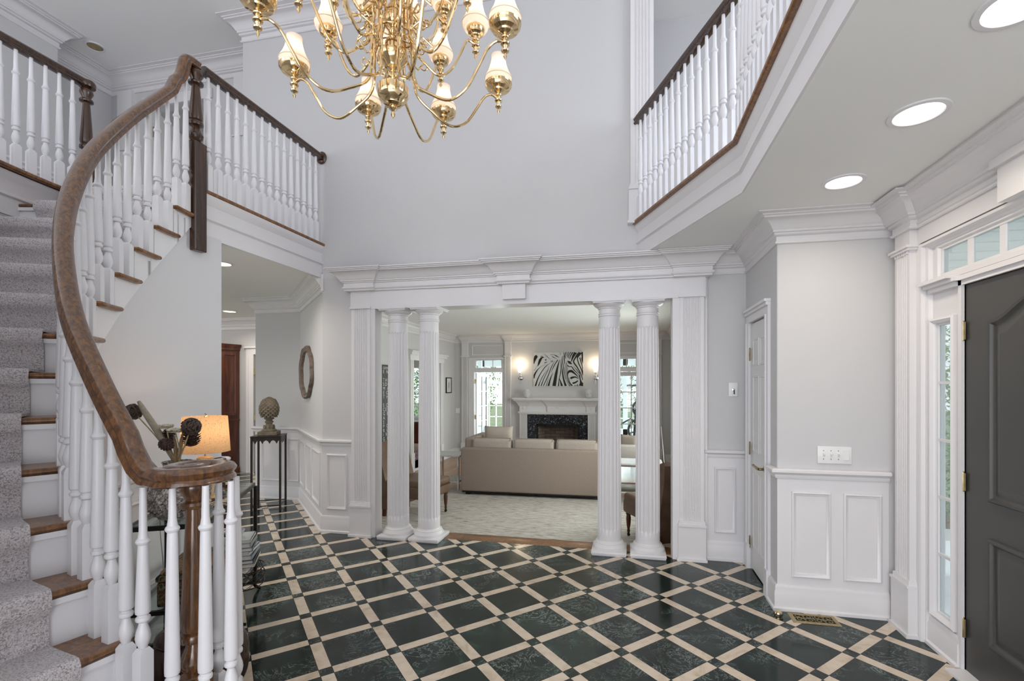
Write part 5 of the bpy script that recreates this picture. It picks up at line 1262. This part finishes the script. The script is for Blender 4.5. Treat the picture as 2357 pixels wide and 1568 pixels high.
# shelf things: books
bz=.366; book_cols=[('pale_book_cover',(.60,.62,.60)),('grey_book_cover',(.30,.31,.31)),('slate_book_cover',(.16,.19,.22)),('white_book_cover',(.66,.66,.65)),('blue_grey_book_cover',(.25,.30,.34)),('dark_book_cover',(.05,.05,.06)),('ivory_book_cover',(.62,.58,.50))]
for nm,col in book_cols: M[nm]=simple(nm,col,.45,var=.03)
lab=['ivory book at the bottom of the stack on the upper glass shelf','dark book second from the bottom of the shelf stack','blue grey book third from the bottom of the shelf stack','white book fourth from the bottom of the shelf stack','slate book fifth from the bottom of the shelf stack','grey book second from the top of the shelf stack','pale book lying topmost on the shelf stack']
zb=bz; bc=Vector((-2.50,2.66)); br_=math.atan2((Cn-B).y,(Cn-B).x)
for i in range(7):
    th_=.018+.006*(i%3); L=.27-.012*i; W_=.21-.008*i; rz=br_+random.uniform(-.10,.10)
    t=thing('book',lab[i],'book',(bc.x,bc.y,zb),rz,'books stacked on the upper glass shelf')
    mb=MB(); mb.box(-L/2,-W_/2,0,L/2,W_/2,.003); mb.box(-L/2,-W_/2,th_-.003,L/2,W_/2,th_); mb.box(-L/2,-W_/2,0,L/2,-W_/2+.004,th_); mb.build('cover',book_cols[6-i][0],t,world=False,smooth=False)
    mb=MB(); mb.box(-L/2+.004,-W_/2+.004,.003,L/2-.004,W_/2-.005,th_-.003); mb.build('pages','paper',t,world=False,smooth=False); zb+=th_+.0005
t=thing('small_bowl','small pale bowl on top of the stacked books','bowl',(bc.x-.02,bc.y-.02,zb)); mb=MB(); mb.lathe([(.03,0),(.032,.008),(.05,.02),(.062,.045),(.060,.047),(.046,.024),(.001,.014)],(0,0,0),24); mb.build('body','vasewhite',t,world=False)
# tapestry box on lower shelf
tb=thing('tapestry_box','dark paisley tapestry box with striped lid on the upper glass shelf of the console','box',(-2.38,2.22,.367),br_)
mb=MB(); mb.rbox((0,0,.065),(.34,.24,.13),0,.012,2); mb.build('body','paisley',tb,world=False)
mb=MB(); mb.rbox((0,0,.147),(.35,.25,.03),0,.01,2); mb.build('lid_band','paisley',tb,world=False)
mb=MB(); mb.rbox((0,0,.173),(.31,.22,.02),0,.008,2); mb.build('lid','tigerwood',tb,world=False)
tw=thing('wire_basket','low black wire basket on the lower console shelf','basket',(-2.50,2.72,.197),br_)
mb=MB()
for k in range(26):
    a=random.uniform(0,6.3); b=random.uniform(0,6.3); mb.tube(smooth_path([(.13*math.cos(a),.10*math.sin(a),.006),(.15*math.cos((a+b)/2),.11*math.sin((a+b)/2),.06),(.14*math.cos(b),.105*math.sin(b),.11)],4),.002,5)
for zz in (.006,.11): mb.tube([(.14*math.cos(2*PI*k/24),.105*math.sin(2*PI*k/24),zz) for k in range(24)],.003,5,closed=True)
mb.build('wire_weave','iron',tw,world=False)
# dark carved elephant-like stool between newel and console
el=thing('carved_stool','glossy dark brown carved wooden stool behind the stair balusters','stool',(-2.03,1.93,0),.5)
mb=MB(); mb.lathe([(.12,0),(.15,.03),(.155,.10),(.165,.18),(.17,.26),(.15,.31),(.10,.335),(.001,.34)],(0,0,0),28)
for (cx_,cy_,cz,rx,ry,rz_) in ((.09,-.06,.30,.10,.09,.07),(-.07,-.03,.33,.11,.10,.06),(.0,.08,.34,.12,.07,.05),(.14,.03,.18,.06,.08,.15),(-.13,-.06,.20,.07,.07,.15),(.02,-.13,.20,.07,.05,.15)):
    mb.ell((cx_,cy_,cz),(rx,ry,rz_),1,16,12)
mb.build('carved_body','dleather',el,world=False,angle=80)
mb=MB(); mb.rbox((0,0,.385),(.26,.24,.03),.3,.014,3,tilt=.12); mb.rbox((.03,.02,.41),(.20,.17,.03),.6,.014,3,tilt=-.1); mb.build('folded_top','dleather',el,world=False)
# ================================================================ LIVING ROOM THINGS
rugo=MB(); rugo.rbox((-1.45,6.1,LF+.008),(3.3,2.2,.014),.02,.003,1); o=rugo.build('area_rug','rug'); tag(o,'oatmeal flatweave rug with dark flecks in front of the sofa back','rug')
def flat(name,label,loc,rz=0,cat='sofa',group=None): return thing(name,label,cat,loc,rz,group)
# sofa (back toward the camera)
sf=flat('sofa','long taupe sofa seen from behind in the living room',(-1.43,7.42,LF+.0155),math.radians(1.2))
def part(nm,mat,f,par,**k):
    mb=MB(); f(mb); return mb.build(nm,mat,par,world=False,**k)
part('back_frame','sofa',lambda m:m.rbox((0,-.42,.385),(2.20,.16,.66),0,.03,3),sf)
part('seat_base','sofa',lambda m:m.rbox((0,.05,.22),(2.12,.86,.30),0,.02,2),sf)
for s_ in (-1,1): part('arm','sofa',lambda m:m.rbox((s_*1.02,.14,.48),(.16,.90,.74),0,.04,3),sf)
for a in (-1.0,1.0):
    for b in (-.42,.42): part('leg','iron',lambda m:m.rbox((a,b,.03),(.07,.07,.06),0,.004,1),sf)
part('base_trim','iron',lambda m:m.rbox((0,-.42,.05),(2.16,.13,.03),0,.002,1),sf)
for i in range(3):
    part('back_cushion','cush',lambda m:(m.rbox((-.66+i*.66,-.24,.64),(.63,.20,.40),0,.055,4)),sf,angle=80)
    def pip(m,i=i):
        x0=-.66+i*.66; m.tube([(x0-.29,-.335,.815),(x0-.30,-.31,.825),(x0-.29,-.24,.845),(x0+.29,-.24,.845),(x0+.30,-.31,.825),(x0+.29,-.335,.815)],.006,6)
    part('piping','sofa',pip,sf)
for i in range(3): part('seat_cushion','cush',lambda m:m.rbox((-.66+i*.66,.16,.42),(.63,.66,.14),0,.04,3),sf)
def pillow(name,label,loc,sz,rz,tilt,mat='cush',grp=None):
    t=thing(name,label,'pillow',loc,rz,grp); mb=MB(); N=14; v=[]
    for side in (1,-1):
        for i in range(N+1):
            for j in range(N+1):
                u=i/N*2-1; w_=j/N*2-1; th=max(0,(1-u**4)*(1-w_**4))**.45; pin=1-.07*(1-abs(u))*0
                v.append((u*sz[0]/2*(1-.08*(1-w_*w_)*0+.04*abs(w_)**3),side*sz[1]/2*th,(w_*sz[2]/2)*(1+.05*abs(u)**3)+sz[2]/2))
    M1=(N+1)**2; f=[]
    for s_ in (0,1):
        for i in range(N):
            for j in range(N):
                q=s_*M1+i*(N+1)+j; f.append((q,q+1,q+N+2,q+N+1))
    R=Matrix.Rotation(tilt,4,'X'); v=[(R@Vector(a))[:] for a in v]; mb.add(v,f); mb.build('cushion_body',mat,t,world=False,angle=80); return t
pillow('throw_pillow','square taupe throw pillow at the left end of the sofa',(-2.10,7.56,.475),(.46,.15,.36),.12,-.10)
# end tables
def endtable(label,loc,w_=.5,d_=.5,h_=.56):
    t=thing('end_table',label,'table',loc,0,'chrome end tables beside the sofa')
    part('table_top','vasewhite',lambda m:m.rbox((0,0,h_-.012),(w_,d_,.024),0,.004,1),t)
    for a in (-1,1):
        for b in (-1,1): part('leg','chrome',lambda m:m.rbox((a*(w_/2-.03),b*(d_/2-.03),(h_-.024)/2),(.028,.028,h_-.024),0,.002,1),t)
    part('shelf','tglass',lambda m:m.rbox((0,0,.15),(w_-.06,d_-.06,.012),0,0,1),t)
    part('rim','chrome',lambda m:(m.sweep([(0,0),(.02,0),(.02,.022),(0,.022)],[(-w_/2+.02,-d_/2+.02),(w_/2-.02,-d_/2+.02),(w_/2-.02,d_/2-.02),(-w_/2+.02,d_/2-.02)],1,closed=True,z=.13)),t)
    return t
endtable('chrome end table with white top left of the sofa',(-2.86,7.35,LF+.0155))
endtable('chrome end table with white top right of the sofa between the right columns',(.05,7.15,LF+.0155))
# leather chairs
def leather(label,loc,rz):
    t=thing('leather_chair',label,'chair',loc,rz,'brown leather slipper chairs')   # faces -x
    part('seat','leather',lambda m:m.rbox((-.05,0,.34),(.62,.58,.16),0,.035,3),t)
    part('seat_cushion','leather',lambda m:m.rbox((-.07,0,.43),(.60,.56,.10),0,.04,4),t,angle=80)
    part('seat_welt','dleather',lambda m:m.tube([(-.36,-.27,.385),(-.37,0,.385),(-.36,.27,.385)],.007,6),t)
    def back(m):
        pts=[(.20,.10),(.30,.10),(.44,.70),(.455,.90),(.42,.93),(.36,.90),(.24,.45),(.20,.38)]
        n=len(pts); v=[(x,s_*.29,z) for s_ in (-1,1) for x,z in pts]; m.add(v,[tuple(range(n)),tuple(range(2*n-1,n-1,-1))]+[(i,(i+1)%n,n+(i+1)%n,n+i) for i in range(n)])
    part('backrest','leather',back,t,angle=50)
    for s_ in (-1,1):
        q=part('leg','mahog',lambda m:m.lathe([(.012,.035),(.018,.06),(.014,.08),(.022,.12),(.028,.20),(.022,.235),(.030,.245),(.030,.27)],(-.31,s_*.24,0),16),t)
        part('leg','mahog',lambda m:m.rbox((.30,s_*.24,.10),(.04,.04,.2),0,.004,1,tilt=0),t)
        mb=MB(); mb.lathe([(.001,-.012),(.016,-.010),(.018,0),(.016,.010),(.001,.012)],(0,0,0),14); mb.v=[(-.31+x,s_*.24+z,.018+y) for x,y,z in mb.v]; mb.build('caster','iron',q,world=False)
    return t
leather('brown leather slipper chair seen between the right columns',(.36,5.25,LF+.0155),math.radians(-60))
leather('brown leather slipper chair half hidden behind the left pilaster',(-2.72,5.75,LF+.0155),PI-.2)
# pale armchair with pillow, far right
ac=thing('armchair','pale linen armchair near the right sunroom door','chair',(.10,9.15,LF),0)
part('seat','chairf',lambda m:m.rbox((0,0,.33),(.74,.72,.20),0,.04,3),ac); part('backrest','cush',lambda m:m.rbox((.30,.14,.62),(.20,.58,.46),-.1,.08,4),ac,angle=80)
for s_ in (-1,1): part('arm','chairf',lambda m:m.rbox((.05,s_*.36,.44),(.66,.12,.34),0,.04,3),ac)
for a in (-.3,.3):
    for b in (-.3,.3): part('leg','iron',lambda m:m.rbox((a,b,.12),(.03,.03,.24),0,.002,1),ac)
pillow('throw_pillow','small grey pillow on the pale armchair near the right sunroom door',(.00,8.98,LF+.44),(.36,.12,.32),-.5,-.1)
ot=thing('chrome_bench','chrome framed bench seen low between the right columns','bench',(.18,7.95,LF))
part('seat','chairf',lambda m:m.rbox((0,0,.42),(.7,.42,.08),0,.02,2),ot)
for a in (-1,1): part('frame','chrome',lambda m:m.sweep([(-.012,-.012),(.012,-.012),(.012,.012),(-.012,.012)],[(-.3,a*.18),(.3,a*.18)],1,z=.04),ot)
for a in (-1,1):
    for b in (-1,1): part('leg','chrome',lambda m:m.rbox((a*.32,b*.18,.19),(.024,.024,.38),0,.002,1),ot)
# fireplace
fp=thing('fireplace','white fluted mantel fireplace with blue-black granite surround','fireplace',(-1.60,10.7,LF))
FY=10.81
def B_(m,x0,x1,z0,z1,o0,o1): m.box(x0,FY-o1,z0,x1,FY-o0,z1)
mb=MB(); B_(mb,-2.61,-.59,1.192,1.222,0,.27); B_(mb,-2.585,-.615,1.178,1.192,0,.25)
mb.sweep([(0,1.03),(.012,1.03),(.02,1.05),(.04,1.09),(.08,1.14),(.115,1.165),(.115,1.18),(0,1.18)],[(-2.47,FY),(-2.47,FY-.12),(-2.27,FY-.12),(-2.27,FY-.09),(-1.82,FY-.09),(-1.82,FY-.12),(-1.38,FY-.12),(-1.38,FY-.09),(-.93,FY-.09),(-.93,FY-.12),(-.73,FY-.12),(-.73,FY)],-1); mb.build('mantel_shelf','trim',fp)
mb=MB(); B_(mb,-2.47,-.73,.90,1.17,0,.09); B_(mb,-2.47,-2.27,.90,1.17,0,.12); B_(mb,-.93,-.73,.90,1.17,0,.12); B_(mb,-1.82,-1.38,.90,1.17,0,.12); B_(mb,-2.50,-.70,.875,.905,0,.15); B_(mb,-2.48,-.72,.845,.875,0,.12); mb.build('frieze','trim',fp)
mb=MB()
for sx_ in (-2.37,-.83):
    mb.ell((sx_,FY-.123,1.0),(.028,.006,.05))
for k in range(7):
    a=PI*k/6; mb.ell((-1.60+.05*math.cos(a),FY-.122,.985+.03*math.sin(a)),(.012,.005,.022),1,8,6,Matrix.Rotation(PI/2-a,3,'Y'))
mb.tube([(-1.75,FY-.122,.975),(-1.68,FY-.124,.98),(-1.60,FY-.124,.972),(-1.52,FY-.124,.98),(-1.45,FY-.122,.975)],.005,6); mb.frame((0,FY-.12),(1,0),-1.78,-1.42,.93,1.04,[(0,0),(0,.006),(.012,.004),(.014,0)],(0,-1)); mb.build('carved_ornament','trim',fp)
for a,b in ((-2.47,-2.30),(-.90,-.73)):
    mb=MB(); fluted(mb,(0,FY),(1,0),(0,-1),a,b,LF+.15,.85,.10,6,.010); bar(mb,(0,FY),(1,0),(0,-1),a-.01,b+.01,LF,LF+.15,0,.12); mb.build('pilaster','trim',fp)
mb=MB()
B_(mb,-2.30,-2.08,LF,.845,0,.03); B_(mb,-1.12,-.90,LF,.845,0,.03); B_(mb,-2.30,-.90,.62,.845,0,.031); mb.box(-2.35,FY-.5,LF,-.85,FY-.03,LF+.02); mb.build('granite_surround','granite',fp)
mb=MB()
b1=[(-2.08,FY+.0),(-1.92,FY+.42),(-1.28,FY+.42),(-1.12,FY+.0)]
v=[(x_,y_,z_) for z_ in (LF,.72) for x_,y_ in b1]; mb.add(v,[(0,1,5,4),(1,2,6,5),(2,3,7,6)]); mb.add([(-2.08,FY,LF+.01),(-1.92,FY+.42,LF+.01),(-1.28,FY+.42,LF+.01),(-1.12,FY,LF+.01)],[(0,1,2,3)]); mb.build('firebox','brick',fp,smooth=False)
mb=MB(); mb.box(-2.12,FY-.025,.56,-1.08,FY+.02,.66); mb.box(-2.14,FY-.025,LF,-2.06,FY+.02,.66); mb.box(-1.14,FY-.025,LF,-1.06,FY+.02,.66); mb.box(-2.1,FY+.0,.70,-1.1,FY+.44,.74); mb.build('firebox_frame','iron',fp)
for x_ in (-1.86,-1.34):
    mb=MB(); mb.rbox((x_,FY+.10,.46),(.14,.03,.014),0,.004,1); mb.build('damper_handle','chrome',fp)
# mantel vases
for x_,lb in ((-2.28,'white chiselled round vase at the left end of the mantel'),(-.87,'white chiselled round vase at the right end of the mantel')):
    t=thing('mantel_vase',lb,'vase',(x_,10.62,1.222),0,'white vases on the mantel'); mb=MB(); mb.lathe([(.04,0),(.06,.01),(.085,.06),(.088,.10),(.075,.15),(.055,.18),(.05,.195),(.045,.19),(.001,.17)],(0,0,0),24)
    for k in range(44):
        a=random.uniform(0,6.3); z=random.uniform(.02,.17); r_=.088*math.sin(PI*min(1,max(.1,(z+.03)/.24)))**.5; R=Matrix.Rotation(a,3,'Z')@Matrix.Rotation(random.uniform(-1,1),3,'X'); mb.ell((r_*math.cos(a),r_*math.sin(a),z),(.006,.022,.010),1,6,5,R)
    mb.build('body','vasewhite',t,world=False)
# sconces
for x_,lb in ((-2.46,'lit chrome wall sconce left of the zebra picture'),(-.72,'lit chrome wall sconce right of the zebra picture')):
    t=thing('wall_sconce',lb,'wall light',(x_,FY-.02,1.60),0,'lit sconces flanking the zebra picture')
    mb=MB(); mb.lathe([(.001,.025),(.03,.022),(.055,.012),(.062,0)],(0,0,0),24); mb.v=[(x_+x,FY-z,1.68+y) for x,y,z in mb.v]; mb.build('backplate','chrome',t)
    mb=MB(); mb.tube([(x_,FY-.02,1.68),(x_-.005,FY-.07,1.66),(x_-.01,FY-.09,1.70),(x_-.01,FY-.09,1.78)],.007,8); mb.lathe([(.012,0),(.02,.01),(.018,.04),(.012,.05)],(x_-.01,FY-.09,1.76),12); mb.tube([(x_-.01,FY-.06,1.66),(x_-.01,FY-.06,1.54)],.003,6); mb.build('arm','chrome',t)
    mb=MB(); mb.lathe([(.028,0),(.040,.05),(.044,.11),(.038,.16),(.034,.16),(.038,.11),(.034,.05),(.02,.004)],(x_-.01,FY-.09,1.81),20); mb.build('glass_shade','sconce',t)
    point('sconce_bulb',(x_-.01,FY-.13,1.99),3.4,(1,.78,.5),.04)
# zebra picture
zp=thing('zebra_picture','large black and white zebra canvas over the fireplace','picture',(-1.585,FY-.03,1.49))
X0,X1,Z0,Z1=-2.155,-1.01,1.49,2.265
mb=MB(); mb.box(X0,FY-.035,Z0,X1,FY-.001,Z1); mb.build('canvas','canvas',zp,smooth=False)
def zpt(p): return (X0+(p[0]-262)/(1995-262)*(X1-X0),Z1-(p[1]-238)/(1412-238)*(Z1-Z0))
def ribbon(mb,pts,ws,o):
    P=smooth_path([(a,b,0) for a,b in pts],5); n=len(P); L=[];Rr=[]
    for i,p in enumerate(P):
        a=P[max(i-1,0)];b=P[min(i+1,n-1)]; t=(b-a).normalized(); nn=Vector((-t.y,t.x,0)); u=i/(n-1)*(len(ws)-1); k=min(int(u),len(ws)-2); w_=(ws[k]+(ws[k+1]-ws[k])*(u-k))/2
        q=[]
        for s_ in (1,-1):
            r_=p+nn*w_*s_; x_=min(1993,max(264,r_.x)); y_=min(1410,max(240,r_.y)); z_=zpt((x_,y_)); q.append((z_[0],FY-.0355-o,z_[1]))
        L.append(q[0]);Rr.append(q[1])
    mb.add(L+Rr,[(i,i+1,n+i+1,n+i) for i in range(n-1)])
mb=MB(); K=[
([(390,350),(340,400),(300,500),(275,640)],[80,120,80,10]),([(640,405),(560,420),(500,500),(450,620),(410,720)],[10,60,90,70,5]),([(720,480),(680,510)],[20,60]),([(740,570),(650,605)],[20,25]),
([(980,320),(1060,360),(1170,425)],[5,35,5]),([(900,365),(960,405),(1100,470)],[5,25,5]),
([(700,640),(520,740),(400,850),(300,1010),(280,1140)],[5,8,30,60,40]),([(860,600),(680,740),(540,930),(420,1150),(330,1412)],[5,25,25,35,60]),([(440,640),(360,760),(280,880)],[3,10,10]),
([(740,850),(600,1050),(500,1250),(440,1412)],[3,20,22,40]),([(820,700),(760,880),(640,1130),(530,1412)],[3,20,22,35]),([(1030,520),(900,740),(780,1050),(610,1412)],[4,25,28,28]),([(1120,500),(980,720),(880,950)],[30,28,4]),
([(820,1100),(760,1250),(710,1412)],[3,18,26]),([(950,940),(860,1160),(790,1412)],[4,40,70]),([(1190,480),(1120,720),(1060,1000),(990,1412)],[5,50,95,130]),
([(1220,500),(1240,700),(1220,950),(1170,1150),(1145,1412)],[5,34,30,20,45]),([(1240,930),(1180,1120),(1215,1250),(1265,1412)],[3,12,40,85]),([(1290,360),(1270,500),(1310,720),(1290,950),(1330,1200),(1400,1412)],[10,28,24,45,55,80]),
([(1340,280),(1345,500),(1365,700),(1350,950),(1400,1180),(1470,1340),(1540,1412)],[12,34,10,24,10,14,20]),([(1310,235),(1340,330),(1390,470)],[14,14,8]),([(1385,235),(1375,350),(1400,460)],[22,24,6]),([(1430,235),(1415,300),(1450,420)],[18,16,5]),([(1490,235),(1465,350),(1490,450)],[30,24,5]),([(1570,235),(1510,350),(1490,470)],[34,24,5]),([(1640,240),(1560,380),(1530,490)],[44,34,12]),
([(1740,240),(1650,390),(1580,580)],[110,80,12]),([(1830,300),(1720,450),(1670,580),(1790,760),(1920,1000),(1980,1200)],[90,44,46,40,30,26]),([(1900,240),(1850,340),(1800,460),(1850,650),(1940,850),(1985,1050)],[160,80,34,34,34,20]),([(1960,240),(1970,400),(1990,600)],[60,50,10]),([(1880,430),(1930,600),(1985,800)],[40,30,20]),([(1980,380),(1950,480),(1990,640)],[40,30,10]),
([(1455,535),(1520,590),(1600,650)],[8,95,30]),([(1460,690),(1520,745),(1600,740),(1680,850),(1790,960),(1860,1080),(1890,1200)],[40,26,26,34,22,14,5]),([(1670,730),(1790,870),(1880,1010),(1900,1160)],[8,26,20,8]),
([(1470,1150),(1460,1010),(1510,910),(1600,900),(1710,980),(1800,1070),(1850,1140)],[20,30,80,90,50,24,8]),([(1470,1100),(1480,1250),(1560,1412)],[24,26,20]),([(1500,1110),(1530,1280),(1620,1400)],[6,34,50]),([(1560,1150),(1620,1115),(1740,1100),(1830,1160)],[60,70,40,16]),([(1630,1310),(1720,1290),(1820,1225)],[60,55,40]),
([(1910,1412),(1930,1330),(1900,1180),(1860,900)],[130,110,30,6]),([(1975,1412),(1975,1290)],[50,40]),([(1800,1340),(1815,1412)],[14,30]),([(1430,560),(1450,800),(1440,1050)],[6,10,6]),([(1480,700),(1440,1100),(1450,1300)],[3,8,3]),([(1970,780),(1990,1000)],[22,22]),([(1880,920),(1870,1120),(1920,1280),(1985,1340)],[8,14,20,30])]
for i,(p,w_) in enumerate(K): ribbon(mb,p,w_,.0002+i*.00004)
mb.build('zebra_stripes','ink',zp,smooth=False)
for i,(p,w_) in enumerate([([(640,280),(740,380),(870,490)],[5,40,5]),([(500,375),(590,370)],[30,40]),([(860,320),(980,320)],[30,20]),([(1200,250),(1230,330)],[20,20]),([(1415,600),(1405,900),(1410,1200)],[30,50,20]),([(1680,1390),(1790,1385)],[30,40]),([(870,560),(960,540)],[60,60])]):
    mb=MB(); ribbon(mb,p,w_,.00015+i*.00003); mb.build('grey_shading','greyink',zp,smooth=False)
# framed botanical on left wall
pf=thing('framed_print','small black framed print on the left living room wall','picture',(-4.08,10.40,1.33))
mb=MB(); bar(mb,(-4.1,10.25),(0,1),(1,0),0,.32,1.33,1.69,0,.012); mb.frame((-4.1,10.25),(0,1),0,.32,1.33,1.69,[(0,0),(0,.024),(.018,.024),(.022,.012)],(1,0)); mb.build('frame','iron',pf,smooth=False)
mb=MB(); bar(mb,(-4.1,10.25),(0,1),(1,0),.02,.30,1.35,1.67,.012,.014); mb.build('mat_board','canvas',pf,smooth=False)
mb=MB(); mb.ell((-4.084,10.41,1.51),(.003,.035,.085)); mb.ell((-4.084,10.41,1.42),(.003,.012,.05)); mb.build('printed_motif','greyink',pf)
for (y_,z_,lb) in ((0,0,''),):
    wp=thing('switch_plate','white double switch plate on the fireplace wall left corner','switch',(-4.0,FY-.005,.84)); mb=MB(); mb.rbox((-4.01,FY-.004,.90),(.11,.008,.115),0,.003,1); mb.build('plate','plate',wp)
    for k in (-1,1): mb=MB(); mb.rbox((-4.01+k*.023,FY-.012,.90),(.009,.014,.02),0,.002,1); mb.build('toggle','plate',wp)
# letter sign
sg=thing('letter_sign','tall black sign with rows of white letters on the left living room wall','sign',(-4.09,7.62,.42))
SY0,SY1=7.32,7.98
mb=MB(); bar(mb,(-4.1,SY0),(0,1),(1,0),0,SY1-SY0,.42,1.865,0,.03); mb.build('board','signb',sg,smooth=False)
lines=['GOOD','E N','','THE','SOU','M A','E C','T H','','S C','CEL','G B','A','S','P O','R U','I R','G R','THO','B E']
for i,tx in enumerate(lines):
    if not tx: continue
    cu=bpy.data.curves.new('t','FONT'); cu.body=tx; cu.size=.085 if i else .06; cu.extrude=.001; cu.space_character=1.5 if i else 1.0
    ob=bpy.data.objects.new('t',cu); me=bpy.data.meshes.new_from_object(ob); bpy.data.objects.remove(ob); bpy.data.curves.remove(cu)
    me.materials.clear(); me.materials.append(M['chalk']); o=bpy.data.objects.new('text_line',me); C.objects.link(o); o.parent=sg
    o.matrix_local=wm(sg).inverted()@(Matrix.Translation((-4.068,SY0+.04,1.79-i*.0715))@Matrix.Rotation(PI/2,4,'Z')@Matrix.Rotation(PI/2,4,'X'))
t=thing('wall_outlet','white outlet plate low on the wall under the letter sign','outlet',(-4.095,7.55,.0)); mb=MB(); mb.rbox((-4.096,7.55,.14),(.008,.08,.12),0,.003,1); mb.build('plate','plate',t)
mb=MB(); mb.rbox((-4.088,7.55,.16),(.01,.03,.03),0,.002,1); mb.build('socket','greyink',t)
# dining room
bf=thing('dining_buffet','dark mahogany buffet seen through the dining room opening','cabinet',(-5.0,10.45,0))
mb=MB(); mb.rbox((-5.0,10.45,.41),(.7,.45,.50),0,.01,2); mb.build('body','mahog',bf)
for k in (-1,1):
    mb=MB(); mb.rbox((-5.0+k*.17,10.22,.41),(.30,.012,.42),0,.004,1); q=mb.build('door','mahog',bf); mb=MB(); mb.ell((-5.0+k*.04,10.205,.42),(.012,.012,.012)); mb.build('knob','chrome',q)
for a in (-.3,.3):
    for b in (-.18,.18): mb=MB(); mb.lathe([(.012,0),(.02,.04),(.024,.16)],(-5.0+a,10.45+b,0),10); mb.build('leg','mahog',bf)
t=thing('candle_holder','pale candle holders on the dining buffet','candle holder',(-5.0,10.4,.66)); mb=MB(); mb.lathe([(.03,0),(.03,.006),(.01,.02),(.02,.05),(.02,.07),(.001,.07)],(-5.0,10.4,.66),12); mb.build('body','canvas',t)
mb=MB(); mb.rbox((-5.3,9.05,.005),(2.1,1.9,.01),.2,.002,1); o=mb.build('oriental_rug','orient'); tag(o,'blue and red oriental rug in the dining room','rug')
# exercise machine in the sunroom
em=thing('exercise_machine','dark exercise machine with spoked wheels behind the right sunroom door','exercise machine',(.30,11.9,LF))
for (z_,r_,x_) in ((.95,.20,.30),(.42,.27,.26)):
    mb=MB(); n=28; cx_=x_; cy_=11.8
    mb.tube([(cx_+r_*math.cos(2*PI*k/n),cy_,z_+r_*math.sin(2*PI*k/n)) for k in range(n)],.028,8,closed=True)
    mb.tube([(cx_+r_*.3*math.cos(2*PI*k/n),cy_,z_+r_*.3*math.sin(2*PI*k/n)) for k in range(n)],.022,8,closed=True)
    for k in range(6): a=k*PI/3+.3; mb.tube([(cx_+r_*.28*math.cos(a),cy_,z_+r_*.28*math.sin(a)),(cx_+r_*math.cos(a),cy_,z_+r_*math.sin(a))],.016,6)
    mb.build('spoked_wheel','black',em)
mb=MB(); mb.tube([(.10,11.9,LF),(.15,11.9,.6),(.25,11.9,1.75)],.03,8); mb.tube([(-.05,11.9,1.50),(.45,11.9,1.50)],.02,8); mb.tube([(-.2,11.85,.55),(.05,11.85,.7),(.2,11.85,.55)],.02,8); mb.rbox((.15,11.9,LF+.03),(.5,1.0,.06),0,.01,1); mb.build('frame','black',em)
# small white lamp cord and floor outlet behind right column
t=thing('power_cord','thin white cord draped behind the right leather chair','cord',(.62,5.7,LF)); mb=MB(); mb.tube(smooth_path([(.60,9.3,LF+.9),(.60,8.4,LF+.25),(.58,7.8,LF+.08),(.56,7.3,LF+.01)],8),.006,6); mb.build('cable','plate',t)
